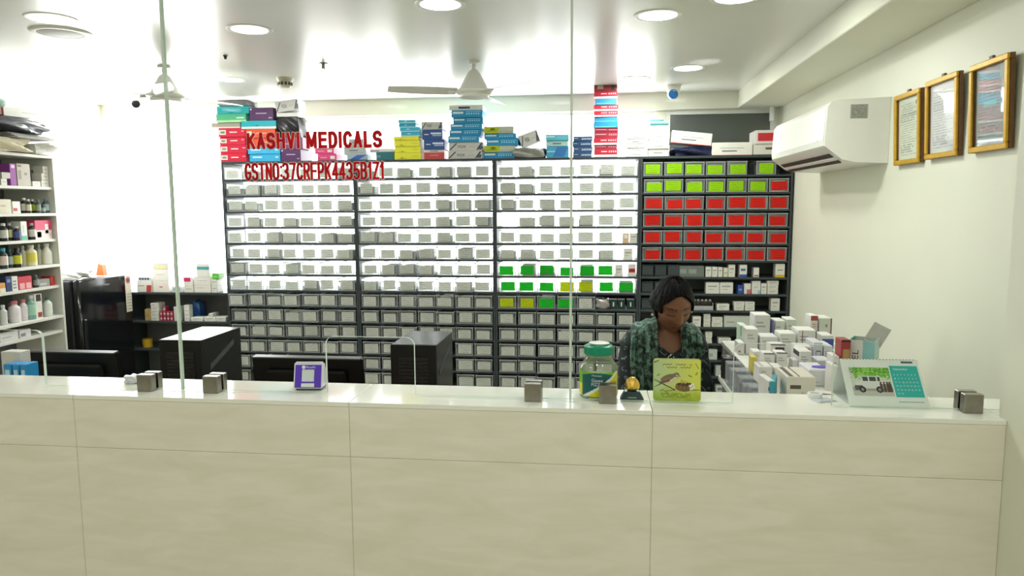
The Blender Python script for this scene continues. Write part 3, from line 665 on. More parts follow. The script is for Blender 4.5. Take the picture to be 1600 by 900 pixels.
# ------------------------------------------------------------------ cartons piled on top of the racks
def stack(items, desc, z0=RTOP, Y=RY0+.02, d=.20, cat='carton', name='carton', group='cartons on top of the racks'):
    """items bottom to top: (px0, px1, px height, style, colour words[, yaw])"""
    z = z0; n = len(items)
    for q, it in enumerate(items):
        a, b, hp, st, cw = it[:5]; yaw = it[5] if len(it) > 5 else random.uniform(-.03, .03)
        P0 = atY(a, 230, Y); P1 = atY(b, 230, Y); s_ = (P1.x-P0.x)/(b-a); h = hp*s_
        pos = 'alone' if n == 1 else ('bottom' if q == 0 else ('topmost' if q == n-1 else ORD[q]+' from bottom'))
        lb = '%s carton, %s of the %s' % (cw, pos, desc) if n > 1 else '%s carton, %s' % (cw, desc)
        dd = d*random.uniform(.85, 1.05)
        carton(name, lb, cat, P1.x-P0.x-.002, dd, h-.0016, ((P0.x+P1.x)/2, Y+dd/2+random.uniform(0, .012), z), STY[st] if isinstance(st, str) else st, group, (0, 0, yaw))
        z += h
    return z
S1 = 'red stack at the left end of the racks'
z1 = stack([(343, 384, 12.5, 'red', 'crimson'), (342.5, 384, 12.5, 'red', 'crimson'), (342.5, 383.5, 11.5, 'red', 'crimson'), (342, 384, 13, 'red', 'red')], S1)
z2 = stack([(388, 436, 11, 'skyblue', 'sky blue'), (386, 436, 10.5, 'skyblue', 'sky blue'), (385, 432, 13, 'orange', 'orange red'), (384.5, 431, 13.5, 'orange', 'orange red')], 'stack under the letters KAS')
z3 = stack([(438, 469, 18, 'purple', 'purple'), (438, 473, 17, 'plum', 'plum')], 'purple pair under the letters HVI')
zz = max(z1, z2)
zb = stack([(331, 376, 8, 'beige', 'flat beige')], 'lying on the red cartons at the left end', z0=z1)
zb2 = stack([(340, 387, 12.5, 'green', 'mint green'), (341, 391, 11, 'teal', 'teal')], 'leaning pile at the left end', z0=zb)
g = crumple('folded_bag', .24, .2, .05, (atY(370, 165, 5.12).x, 5.14, zb2), mat('grey_bag', (132, 134, 136), .4, .1, .15, 20), 'grey folded bag on top of the leftmost pile', 'bag', 5, .10)
zt = stack([(378, 432, 12, ('1fa6b4', [F(0, 0, 1, .28, 'd4d8d4'), F(.4, .35, .5, .45, '0f6870')]), 'flat turquoise')], 'lying between the red and purple cartons', z0=z2)
stack([(392, 429, 19, 'purple', 'dark purple')], 'standing on the flat turquoise carton', z0=zt)
blk = mat('black_bag', (24, 24, 30), .35, 0, .15)
crumple('plastic_bag', .18, .20, .15, (atY(455, 200, 5.12).x, 5.15, z3), blk, 'black plastic bag on the purple cartons', 'bag', 11, .2)
stack([(433, 466, 6, ('d8d8d4', []), 'thin white')], 'lying on the black bag', z0=z3+.147)
P = atY(449, 180, 5.05); carton('carton', 'grey carton printed FOX tilted on the black bag', 'carton', .165, .16, .075, (P.x, 5.13, z3+.186), STY['fox'], 'cartons on top of the racks', (0, math.radians(-8), .05))
stack([(495, 525, 10.5, 'pink', 'pink'), (491, 521, 9, 'pink', 'pink')], 'pink pair under the letters EDI')
stack([(541, 574, 8.5, 'bluewave', 'blue patterned'), (536, 571, 12, 'grey', 'grey'), (545, 568, 11.5, 'grey', 'smaller grey')], 'stack under the letters CAL')
stack([(587, 615, 12, 'darkteal', 'dark teal'), (578, 614, 5, ('dcdcd8', [F(0, .2, .4, .5, 'b0707c')]), 'thin white')], 'pair left of the yellow cartons')
zy = stack([(615, 657, 10.5, 'yellow', 'yellow'), (616, 657, 9.5, 'yellow', 'yellow'), (615.5, 656, 9.5, 'yellow', 'yellow'), (615, 655, 5.5, 'yellow', 'thin yellow')], 'yellow stack right of the lettering')
stack([(626, 657, 7, 'cyan', 'cyan'), (625, 656, 6.5, 'cyan', 'cyan'), (623, 650, 6, 'cyan', 'cyan'), (623, 650, 5.5, 'cyan', 'cyan')], 'cyan stack on the yellow cartons', z0=zy, d=.16)
stack([(661, 693, 15, 'redwhite', 'red and white'), (662, 694.5, 15, 'deepblue', 'deep blue'), (659.5, 691, 15, 'deepblue', 'deep blue'), (659, 692, 12, 'fox', 'grey FOX')], 'stack right of the yellow cartons')
zz = stack([(700, 753, 12.5, 'fox', 'grey FOX'), (701, 754.5, 13, 'fox', 'grey FOX'), (699.5, 748, 9.5, 'blue', 'blue'), (702, 752, 9.7, 'blue', 'blue'), (704, 754, 9, 'blue', 'blue'), (707.5, 754.5, 9, 'blue', 'blue'), (706, 754.5, 11, 'blue', 'blue'), (702, 754, 8, ('dcdcd6', [F(.28, .3, .62, .7, '2c3c74')]), 'white')], 'tall blue stack under the centre fan')
stack([(755, 805, 10, 'blue', 'blue'), (756, 805, 10, 'yg', 'lime and grey'), (760, 810, 9.5, 'blue', 'blue'), (756.5, 806.5, 9, 'blue', 'blue'), (756, 802, 10.5, 'yg', 'lime and grey')], 'stack right of the tall blue stack')
crumple('plastic_bag', .22, .24, .07, (atY(828, 240, 5.1).x, 5.13, RTOP), mat('grey_plastic_bag', (150, 150, 146), .35, 0, .12), 'grey plastic bag under the tilted FOX carton', 'bag', 21, .2)
P = atY(827, 230, 5.1); carton('carton', 'tilted grey FOX carton on a grey plastic bag', 'carton', .135, .15, .085, (P.x+.012, 5.13, RTOP+.092), STY['fox'], 'cartons on top of the racks', (0, math.radians(-20), .1))
stack([(853, 888, 18, ('3f9cc4', [('D', .3, .1, .8, .95, '2d6fb0', .98), F(.03, .5, .4, .6, 'a8d4e4')]), 'blue'), (853, 887, 8.5, 'mint', 'mint'), (852, 888, 9.5, 'ltblue', 'light blue')], 'light blue stack left of the right glass joint')
stack([(895, 925, 8.4, 'navy', 'navy'), (895, 925, 8.6, 'navy', 'navy'), (895, 924.5, 8.4, 'navy', 'navy'), (895, 925, 7.6, 'navy', 'navy')], 'navy stack beside the tall red stack')
BLB = ('2a86b4', [F(.05, .1, .9, .3, '58b4d0')])
stack([(928, 965, 13, 'redstripe', 'red striped'), (928.5, 964, 6, 'crimson', 'dark red'), (927.5, 965, 11, 'redstripe', 'red striped'), (928, 965, 9.5, 'crimson', 'dark red'), (928, 965.5, 6, 'crimson', 'dark red'), (927, 966, 8.5, BLB, 'blue'), (928, 965, 8.5, BLB, 'blue'),
       (927.5, 964.5, 9, 'redstripe', 'red striped'), (927, 965, 9.5, 'redstripe', 'red striped'), (929, 962, 9.5, BLB, 'blue'), (928, 964.5, 11.5, 'redstripe', 'red striped'), (927.5, 963.5, 12, ('8a2832', [F(.15, .3, .4, .8, 'b49a88'), F(.75, .1, .9, .9, '2a2424'), F(0, .9, 1, 1, '2c2626')]), 'dark red')], 'tall red stack nearly touching the ceiling')
GB = ('b8b4b2', [F(.3, .4, .65, .5, '706c6c')])
stack([(980, 1011, 7.3, 'white', 'white'), (981, 1010, 6.5, 'white', 'white'), (980, 1010, 6.2, 'white', 'white'), (979, 1009.5, 8, GB, 'grey white'), (979, 1009, 6, GB, 'grey white'), (982, 1009, 6, 'whiteplain', 'thin white')], 'low white stack beside the red one')
z9 = stack([(1013.5, 1045, 12, 'white', 'white'), (1013, 1046, 8, 'white', 'white'), (1014, 1046, 7, 'white', 'white'), (1013.5, 1046, 8, 'white', 'white'), (1014, 1046, 7.5, 'white', 'white'), (1014, 1045.5, 7.5, 'white', 'white'), (1015, 1044.5, 5, ('38b0bc', [F(0, .6, 1, 1, 'c8e4e4')]), 'turquoise')], 'taller white stack beside the grey window')
P = atY(1023, 184, 5.1); mb = MB(); mb.lathe([(.03, 0), (.055, .006), (.066, .016), (.064, .017), (.05, .009), (.0, .006)], 28); tag(mb.build('paper_plate', mat('plate_white', (236, 236, 232), .4), None, (P.x, 5.13, z9), smooth=True), 'white paper dish on top of the taller white stack', 'plate')
crumple('plastic_bag', .27, .2, .062, (atY(1081, 240, 5.1).x, 5.14, RTOP), mat('navy_bag', (26, 32, 66), .3, 0, .2), 'navy plastic bag under the tilted white carton', 'bag', 31, .15)
P = atY(1079, 230, 5.04); carton('carton', 'white carton with red foot tilted on the navy bag', 'carton', .268, .18, .082, (P.x, 5.14, RTOP+.078), STY['whitered'], 'cartons on top of the racks', (0, math.radians(6), .03))
stack([(1112, 1176, 21, 'whitered', 'white')], 'with red foot, standing on the rightmost rack', d=.22)
zz = stack([(1178, 1217, 18, ('d8d6cc', [F(0, 0, 1, .07, '40403c'), F(.5, .5, .95, .7, '5a4040')]), 'cream')], 'partly hidden by the air conditioner', d=.22)
stack([(1180, 1218, 22, ('d8d4d0', [F(.1, .2, 1, .8, 'c42030')]), 'red and white')], 'on the cream carton by the air conditioner', z0=zz, d=.2)

# ================================================================== LEFT SHELF UNIT AND WHAT STANDS ON IT
UX, UXB, UY0, UY1 = -3.54, -3.905, 2.75, 4.42
SHW = mat('shelf_laminate', (214, 214, 206), .35, 0, .03); SHB = mat('shelf_back_grey', (92, 98, 100), .5)
unit = thing('shelf_unit', 'white open shelf unit full of bottles along the left wall', 'shelf', (0, 0, 0))
mb = MB(); mb.cbox(UXB, UX, UY1-.018, UY1, 0, 1.93, .001); mb.build('end_panel', SHW, unit)
mb = MB(); mb.cbox(UXB, UX, UY0, UY0+.018, 0, 1.93, .001); mb.build('end_panel', SHW, unit)
mb = MB(); mb.box(UXB-.004, UXB, UY0, UY1, 0, 1.93); mb.build('back_panel', SHB, unit)
mb = MB(); mb.cbox(UXB, UX, UY0, UY1, 1.93, 1.948, .001); mb.build('top_board', SHW, unit)
USZ = [1.747, 1.577, 1.409, 1.242, 1.102, .902, .800]
for i, z in enumerate(USZ):
    ins = .035 if i in (0, 2, 4, 6) else 0
    mb = MB(); mb.cbox(UXB, UX-ins*.4, UY0+.018, UY1-.0185, z-.018, z, .001); mb.build('shelf', SHW, unit)
mb = MB(); mb.cbox(UXB, UX-.02, UY0+.018, UY1-.0185, .10, .12, .001); mb.build('shelf', SHW, unit)
UROW = ['top', 'second', 'third', 'fourth', 'fifth', 'sixth', 'seventh']
def ubox(s, p0, p1, hpx, st, ds, back=0, z=None, d=.07):
    X = UX-.03-back; z = USZ[s] if z is None else z
    a = atX(p0, proj((X, 4.1, z))[1], X).y; b = atX(p1, proj((X, 4.2, z))[1], X).y; h = hpx/246.0
    b = min(b, UY1-.022)
    carton('medicine_box', '%s, %s row of the left shelf unit' % (ds, UROW[s]), 'box', max(.02, b-a-.003), d, h, (X-d/2, (a+b)/2, z+.0004), st, 'boxes on the left shelf unit', (0, 0, math.pi/2)); return z+h+.0012
CAPM = {}
def bottle(x, y, z, r, h, body, cap, lab, desc, sty=0, group='bottles on the left shelf unit', labv=(.18, .62)):
    t = thing('bottle', desc, 'bottle', (x, y, z), group=group)
    nr = r*.42; hb = h*(.66 if sty == 0 else .56); hc = h*.15
    pr = [(r*.9, 0), (r, r*.12), (r, hb), (r*.92, hb+h*.05), (nr*1.25, hb+h*.13 if sty == 0 else h*.78), (nr, h-hc-.002), (nr, h-hc)]
    mb = MB(); mb.lathe(pr, 20); mb.build('body', mat('bottle_'+body, col3(body), .18, 0, .05), t, smooth=True)
    mb = MB(); mb.lathe([(nr*1.28, h-hc), (nr*1.3, h-.002), (nr*1.1, h)], 20); mb.build('cap', M_(cap, .35), t, smooth=True)
    if lab:
        mb = MB(); mb.lathe([(r+.0006, h*labv[0]), (r+.0006, min(h*labv[1], hb))], 20, cap=False); mb.build('label', M_(lab, .45), t, smooth=True)
    return t
def ubottle(s, p0, p1, hpx, body, cap, lab, ds, back=0, sty=0):
    r = (p1-p0)/246.0/2; X = UX-.028-r-back; z = USZ[s]; y = atX((p0+p1)/2, proj((X, 4.1, z+.05))[1], X).y
    y = min(y, UY1-.024-r)
    bottle(X, y, z+.0004, r, hpx/246.0, body, cap, lab, '%s, %s row of the left shelf unit' % (ds, UROW[s]), sty)
SW = ('d4d2c8', [F(.2, .5, .8, .6, 'a8a49c')])
z = ubox(0, -4, 17, 7, SW, 'white flat box, lower of two') if False else ubox(0, 2, 12, 10, SW, 'small white box under a grey box')
ubox(0, 3, 17, 9, ('b8b6b0', []), 'grey box lying on a small white box', z=z)
ubox(0, 17, 27, 33, ('8c3c94', [F(.2, .8, .8, .95, 'd8b8dc')]), 'upright purple box'); ubox(0, 28, 49, 34, ('b4aea0', [F(.05, .85, .35, .95, '6c6860'), F(.1, .3, .3, .7, '8c887c'), F(.55, .5, .75, .6, '7c7870')]), 'tall beige box')
ubox(0, 51, 64, 8, SW, 'low white box'); z = ubox(0, 65, 77, 10, SW, 'white box at the bottom of three'); z = ubox(0, 65, 77, 11, SW, 'white box in the middle of three', z=z); ubox(0, 67, 77, 11, SW, 'white box on top of three', z=z)
ubox(0, 50, 74, 27, ('8a8e8e', []), 'grey box behind the white ones', back=.09)
ubox(1, 0, 19, 21, ('cfc9b6', [F(.1, .5, .5, .6, 'a09c8c')]), 'beige box at the left edge'); ubox(1, 20, 33, 18, ('dcdad2', [F(.1, .2, .6, .45, 'b83c38')]), 'white box with red patch')
ubottle(1, 33, 42, 24, '2a2622', 'd0d0cc', 'd8d8d0', 'dark bottle with white label', .03); ubottle(1, 41, 48, 22, '2e2a24', 'd0d0cc', 'd4d4b0', 'slim dark bottle', .0); ubottle(1, 46, 55, 22, '1e2420', 'c8ccc8', 'a8bc28', 'dark bottle with lime label', .05)
ubottle(1, 56, 63, 22, '3c4c48', '586460', '8c9c88', 'grey green bottle'); ubottle(1, 63, 70, 14, '2c3434', '404848', '98a4a0', 'short dark bottle'); ubottle(1, 70, 80, 23, '46545a', '6c787c', 'a0b0b4', 'blue grey bottle at the end')
ubottle(2, 0, 11, 27, '1c1c1c', 'd4d4d0', 'ccccc4', 'black bottle at the left edge'); ubottle(2, 11, 20, 27, '24201c', 'd0d0cc', 'd4d098', 'black bottle with cream label', .04); ubottle(2, 21, 31, 22, '2a1c24', 'c8c8c8', '3c4c8c', 'dark bottle with blue label')
ubox(2, 34, 44, 29, ('e2e2dc', [F(0, 0, 1, .24, '4fae92'), F(.3, .4, .5, .8, 'c8ccc8')]), 'white box with teal foot'); ubottle(2, 45, 55, 26, '2a2426', 'b8b8b8', 'c8c4bc', 'dark bottle beside the pink box')
ubox(2, 56, 82, 30, ('d83c68', [F(0, 0, 1, .48, 'e4d8d4'), F(.1, .1, .35, .4, 'c83c5c'), F(.6, .3, .8, .8, 'f0dcd8')]), 'pink and white box')
ubottle(3, 0, 11, 31, '203038', '2ca0b4', 'd8c8bc', 'dark bottle with cyan cap'); ubottle(3, 12, 20, 28, '283438', '30606c', 'a8b4b0', 'dark slim bottle', .03); ubottle(3, 21, 33, 30, '161816', '202020', 'c4c428', 'black bottle with yellow label'); ubottle(3, 32, 41, 32, 'b4b4a4', 'c0c0b4', None, 'beige bottle', .04)
ubottle(3, 41, 57, 33, 'd8d4b4', 'd0cec0', 'd4c850', 'cream bottle with yellow label'); ubottle(3, 58, 66, 33, 'c8c8b8', 'ccccc0', None, 'pale bottle', .05); ubottle(3, 68, 83, 34, 'e0e0d4', 'dcdcd0', None, 'white tapered bottle', .0, 1)
ubox(4, 0, 9, 14, ('d89c4c', [F(0, 0, 1, .45, 'e4dcc8')]), 'orange box'); ubox(4, 10, 19, 23, ('24386c', [F(.2, .6, .8, .8, '7c90bc')]), 'navy box'); ubox(4, 19.5, 29, 22, ('dcdcd8', [F(.2+.3*(i % 2), .15+.22*(i//2), .36+.3*(i % 2), .27+.22*(i//2), '484c58') for i in range(6)]), 'white box with dark dots')
ubox(4, 29.5, 51, 20, ('cc3648', [F(.08, .05, .45, .5, 'e4a8a8'), F(.55, .05, .92, .5, 'e4a8a8')]), 'red box'); ubottle(4, 52, 60, 20, '3c4844', '5c6864', '8c9890', 'small dark bottle'); ubox(4, 61, 79, 12, ('8c8c88', [F(.1, .2, .7, .5, 'b4b4b0')]), 'low grey box'); ubox(4, 80, 87, 15, ('b83028', []), 'small red box')
ubottle(5, 0, 10, 30, 'c8ccc8', 'd8d8d4', None, 'white bottle at the left edge'); ubottle(5, 10, 18, 30, '4c3c40', '402c30', 'c4b8b8', 'dark red bottle', .05); ubottle(5, 15, 31, 33, 'dcd8d8', 'c8707c', 'e0d8dc', 'large white bottle with pink cap'); ubottle(5, 31, 43, 33, 'd8d4d4', 'c87480', 'dcd4d8', 'slimmer white bottle with pink cap', .02)
ubottle(5, 43, 56, 38, '7ca49c', 'c4d0d0', '9cc8b0', 'teal glass bottle', .0); ubox(5, 57, 68, 39, ('e0dcd4', [F(.15, .7, .85, .98, '342c2c'), F(.3, .05, .9, .25, '94483c')]), 'tall white box with dark top'); ubottle(5, 69, 82, 31, 'd4dcd4', '486c54', 'dce0d8', 'white bottle with green cap')
ubox(6, 0, 29, 14, ('d8dad8', [F(.1, .4, .6, .5, 'a8a8b0')]), 'long white box'); ubox(6, 31, 49, 12, ('d8d8d8', [F(.1, .2, .5, .6, '888c98')]), 'short white box')
# heap on top of the unit
UT = 1.9485
def uy(px, X=UX): return atX(px, 235, X).y
crumple('newspaper_bundle', .34, .38, .085, (UX-.12, 4.00, UT), mat('newsprint', (198, 190, 164), .7, 0, .14, 9), 'crumpled bundle of old newspapers on the left shelf unit', 'newspaper', 41, .26, n=12, sm=False)
crumple('plastic_bag', .32, .24, .075, (UX-.14, 4.37, UT), mat('white_film', (214, 214, 208), .3, 0, .08), 'white plastic bag right of the newspapers on the shelf unit', 'bag', 42, .26)
mb = MB(); n = 10
for k_ in range(4):
    mb.prism([(-.2, .008*k_), (.2, .008*k_+.006), (.2, .008*k_+.010), (-.2, .008*k_+.004)], -.17+.02*k_, .17-.01*k_)
tag(mb.build('cardboard_sheet', mat('grey_board', (168, 168, 160), .6, 0, .06), None, (UX-.11, 4.22, UT+.088), (math.radians(0), math.radians(0), math.radians(96))), 'folded grey cardboard sheets in the heap on the shelf unit', 'cardboard')
crumple('plastic_bag', .34, .52, .085, (UX-.13, 4.12, UT+.126), mat('navy_film', (28, 30, 46), .3, 0, .2), 'dark navy plastic bag across the heap on the shelf unit', 'bag', 44, .24, n=12)
tag(carton('flat_carton', 'white flat carton on top of the shelf unit heap', 'carton', .46, .26, .055, (UX-.13, 4.27, UT+.222), ('e0dfd8', [F(.3, .5, .6, .56, 'b4b0a8')]), None, (0, math.radians(-2), math.pi/2)), 'white flat carton on top of the shelf unit heap', 'carton')
for i, (c, nm) in enumerate((('b87848', 'orange brown'), ('a09080', 'grey'), ('8c6c58', 'brown'), ('b83440', 'red'))):
    a = 3.965+.033*i; mb = MB(); mb.cbox(-.13, 0, 0, .028, 0, .045, .003); tag(mb.build('small_book', M_(c), None, (UX-.002, a-.03, UT+.216)), '%s booklet in the row on the shelf unit heap' % nm, 'book', 'booklets on the heap')
mb = MB(); mb.lathe([(.03, 0), (.055, .012), (.06, .03), (.048, .045), (.02, .054), (.0, .056)], 24); tag(mb.build('round_pack', M_('b8dcd4', .3), None, (UX-.12, 4.12, UT+.2785), smooth=True), 'pale turquoise domed pack on top of the heap', 'pack')

# ------------------------------------------------------------------ fridge
FX, FY0, FY1, FZ = -3.485, 4.49, 5.05, 1.125
BLKG = mat('black_gloss', (10, 11, 16), .12, 0, .1); BLKS = mat('black_satin', (20, 21, 26), .35, 0, .1)
t = thing('refrigerator', 'black refrigerator with energy sticker beside the white shelf unit', 'refrigerator', (0, 0, 0))
mb = MB(); mb.cbox(-3.915, FX-.06, FY0, FY1, .03, FZ-.008, .008); mb.build('body', BLKS, t)
mb = MB(); mb.cbox(FX-.054, FX, FY0, FY1, .05, FZ, .014); d_ = mb.build('door', BLKG, t, smooth=True)
mb = MB(); mb.cbox(FX-.001, FX+.014, FY0+.02, FY0+.045, .55, .85, .004); mb.build('handle', BLKS, d_)
for yy in (FY0+.05, FY1-.05):
    for xx in (-3.87, -3.60):
        mb = MB(); mb.lathe([(.02, 0), (.02, .032)], 12); mb.build('foot', BLKS, t, (xx, yy, 0))
STK = mb = MB(); mb.box(FX-.0002, FX+.0008, FY1-.075, FY1-.008, .835, FZ-.015); st_ = mb.build('energy_sticker', M_('dad6c8', .4), t)
mb = MB(); mb.prism([(FY1-.0415+.028*math.cos(a*.3142), 1.075+.028*math.sin(a*.3142)) for a in range(20)], FX+.0008, FX+.0014, axis='x'); mb.build('star_badge', M_('c06858', .4), st_)
mb = MB(); mb.prism([(FY1-.0415+.015*math.cos(a*.3142), 1.075+.015*math.sin(a*.3142)) for a in range(20)], FX+.0014, FX+.002, axis='x'); mb.build('badge_centre', M_('3c4464', .4), st_)
for i in range(6):
    mb = MB(); mb.box(FX+.0008, FX+.0012, FY1-.068, FY1-.015, .855+.022*i, .861+.022*i); mb.build('print_line', M_('a8a49c'), st_)
text('Haier', 0, 0, .055, .014, M_('9ca0a4', .3), t, 0, 0, 'lettering', (0, 0, math.pi/2)).location = (FX+.0004, FY0+.26, 1.06)
mb = MB(); mb.prism([(-.03, 0), (.03, 0), (.022, .075), (-.012, .085)], -.02, .02); tag(mb.build('medicine_box', M_('d8702c', .4), None, (-3.56, 4.83, FZ+.001)), 'orange open pack on top of the refrigerator', 'box')
crumple('plastic_bag', .2, .16, .05, (-3.62, 4.62, FZ+.0005), mat('white_film2', (222, 222, 218), .3, 0, .05), 'white plastic bag on top of the refrigerator', 'bag', 51, .25)

# ------------------------------------------------------------------ low rack left of the medicine racks
LX0, LX1, LY0, LY1 = -3.62, -2.735, 5.09, 5.39
t = thing('low_rack', 'low grey rack with small boxes behind the refrigerator', 'rack', (0, 0, 0))
for a, b in ((LX0, LX0+.014), (LX1-.014, LX1)):
    mb = MB(); mb.cbox(a, b, LY0, LY1, 0, .972, .001); mb.build('upright', GREYT, t)
LGR = mat('low_rack_grey', (146, 148, 146), .5)
LZ = [.972, .752, .536, .30]
for z in LZ: mb = MB(); mb.cbox(LX0+.0145, LX1-.0145, LY0, LY1, z-.016, z, .001); mb.build('shelf', GREYT, t)
mb = MB(); mb.box(LX0, LX1, LY1, LY1+.004, 0, .955); mb.build('back_panel', LGR, t)
LROW = ['top', 'second', 'third', 'fourth']
def lbox(s, p0, p1, hpx, st, ds, z=None, d=.09, yaw=0, name='medicine_box', back=0):
    Y = LY0+.015+back; z = LZ[s] if z is None else z; a = atY(p0, 480, Y).x; b = atY(p1, 480, Y).x; h = hpx/205.0
    carton(name, '%s, %s shelf of the low rack' % (ds, LROW[s]), 'box', max(.014, b-a-.002), d, h, ((a+b)/2, Y+d/2, z+.0004), st, 'boxes on the low rack', (0, 0, yaw)); return z+h+.0014
RT = ('dcdad4', [('D', .62, 0, .95, .6, 'b43c3c', 1.0), F(.08, .5, .5, .58, '9c9894')])
z = lbox(0, 216, 239, 18, RT, 'white box with red corner beside the fridge'); lbox(0, 218, 239, 5, ('c8c8cc', [F(.1+.2*i, .2, .24+.2*i, .8, '343c6c') for i in range(4)]), 'thin box with blue squares', z)
z = lbox(0, 241, 266, 18, ('dcd6ce', [F(.4, .4, .6, .5, 'b06c60')]), 'large white box, bottom of three'); z = lbox(0, 241.5, 266, 17, ('dedcd6', [F(.2, .5, .7, .56, 'b8b4ac')]), 'large white box, middle of three', z); lbox(0, 242, 266, 10, ('c8c6bc', [F(.2, .1, .9, .6, 'd8cc9c')]), 'open pale box, top of three', z)
lbox(0, 270, 286, 9, ('ccd0d0', [F(.1, .3, .4, .7, '98b0bc'), F(.55, .3, .85, .7, '98b0bc')]), 'small grey box left of the glass joint')
z = lbox(0, 289, 304, 10, SW, 'white box under a pink and white box'); lbox(0, 289, 303.5, 13, ('dcdad6', [F(.0, .5, .75, 1, 'c42c5c')]), 'white box with pink top', z)
z = lbox(0, 305, 331, 11.5, ('dcd8d0', [F(.1, .6, .6, .66, 'b0a8a0')]), 'wide white box, bottom of three'); z = lbox(0, 305, 331, 12.5, ('dcd8d2', [F(.2, .5, .8, .56, 'b8b0a8')]), 'wide white box, middle of three', z); lbox(0, 310, 330, 20, ('dcdcd8', [F(0, .55, 1, .78, '4c9ca0')]), 'white box with teal band, top of three', z)
z = lbox(0, 332, 341, 10, W2, 'small white box, bottom by the rack'); z = lbox(0, 332, 341, 10, W2, 'small white box, middle by the rack', z); lbox(0, 334, 344, 9, ('5cb43c', [F(.2, .3, .8, .6, '88cc6c')]), 'small green box', z)
lbox(1, 223, 233, 18, ('a88c5c', [F(.1, .4, .5, .5, '8c744c')]), 'brown carton turned sideways', yaw=.35)
z = LZ[1]
for q in range(5): z = lbox(1, 235, 247.5, 5.3, W2, 'white box, %s from bottom of five' % ORD[q], z, yaw=random.uniform(-.1, .1))
CR = ('9c2440', [F(.4, .15, .6, .85, 'e8d4d4'), F(.15, .4, .85, .6, 'e8d4d4')])
for q in range(4):
    z = LZ[1]
    for v in range((2, 3, 2, 2)[q]): z = lbox(1, 248.5+5.4*q, 253.5+5.4*q, 7.2, CR, 'crimson box with white cross, %s column, %s from bottom' % (ORD[q], ORD[v]), z, d=.05)
lbox(1, 271, 280, 22, ('d4d2d0', []), 'upright white box'); 
z = LZ[1]
for q in range(4): z = lbox(1, 287, 295.5, 6, W2, 'tiny white box, %s from bottom of four' % ORD[q], z, d=.05)
crumple('plastic_bag', .085, .1, .145, (atY(304, 480, 5.2).x, 5.25, LZ[1]+.0005), mat('blue_bag', (36, 84, 148), .3, 0, .15), 'blue plastic bag on the second shelf of the low rack', 'bag', 61, .15)
lbox(1, 297, 316, 6, W2, 'low white box before the blue bag'); z = lbox(1, 318, 336, 7, W2, 'long white box, left of two'); lbox(1, 337, 352, 7, W2, 'long white box, right of two'); lbox(1, 325, 332, 5, W2, 'tiny white box on a long box', z)
z = LZ[2]; mb = MB(); mb.lathe([(.02, 0), (.036, 0), (.036, .062), (.02, .062), (.02, 0)], 24, cap=False); tag(mb.build('tape_roll', M_('c8a020', .4), None, (atY(231, 540, 5.17).x, 5.17, z+.0005), smooth=True), 'yellow tape roll on the third shelf of the low rack', 'tape')

# ================================================================== DESK, COMPUTERS
DZ = .72
DESK = mat('desk_laminate', (120, 104, 86), .4, 0, .08, 12)
def desk(x0, x1, y0, y1, label):
    t = thing('desk', label, 'desk', (0, 0, 0), group='desks behind the counter')
    mb = MB(); mb.cbox(x0, x1, y0, y1, DZ-.025, DZ, .002); mb.build('top', DESK, t)
    for x in (x0+.03, x1-.06):
        mb = MB(); mb.cbox(x, x+.03, y0+.04, y1-.04, 0, DZ-.0255, .002); mb.build('side_panel', DESK, t)
    mb = MB(); mb.cbox(x0+.062, x1-.062, y0+.06, y0+.075, .25, DZ-.0255, .002); mb.build('modesty_panel', DESK, t)
desk(-2.62, -.30, 1.985, 3.02, 'computer desk behind the counter, under the two towers'); desk(-.295, .395, 1.985, 2.70, 'small desk between the counter and the seated woman')
SCR = mat('monitor_black', (5, 5, 7), .35, 0, .1, 30, .25)
def monitor(x0, x1, y, ztop, label):
    t = thing('monitor', label, 'monitor', ((x0+x1)/2, y, DZ+.0005), group='monitors on the desk'); w_ = x1-x0; h = .27
    zt = ztop-DZ; R_ = (math.radians(9), 0, 0)
    mb = MB(); mb.cbox(-w_/2, w_/2, -.012, .012, -h, 0, .004); mb.build('panel', SCR, t, (0, 0, zt), R_)
    mb = MB(); mb.cbox(-w_/2+.006, w_/2-.006, -.014, .0135, -.004, .0012, .0005); mb.build('top_edge', mat('monitor_edge', (70, 72, 76), .3), t, (0, 0, zt), R_)
    mb = MB(); mb.cbox(-w_*.36, w_*.36, -.034, -.012, -h*.86, -h*.16, .01); mb.build('rear_hump', SCR, t, (0, 0, zt), R_)
    mb = MB(); mb.cbox(-.02, .02, -.012, .012, .008, zt-.12, .003); mb.build('stand', SCR, t, (0, .02, 0))
    mb = MB(); mb.cbox(-.11, .11, -.08, .08, 0, .010, .003); mb.build('foot', SCR, t, (0, .01, 0))
monitor(-2.18, -1.80, 2.5, 1.062, 'black monitor seen from behind, at the far left'); monitor(-1.262, -.842, 2.5, 1.058, 'black monitor seen from behind, left of the right tower')
CASE = mat('case_black', (8, 9, 12), .22, 0, .1); CASE2 = mat('case_bezel', (9, 9, 12), .4, 0, .1, 30, .3)
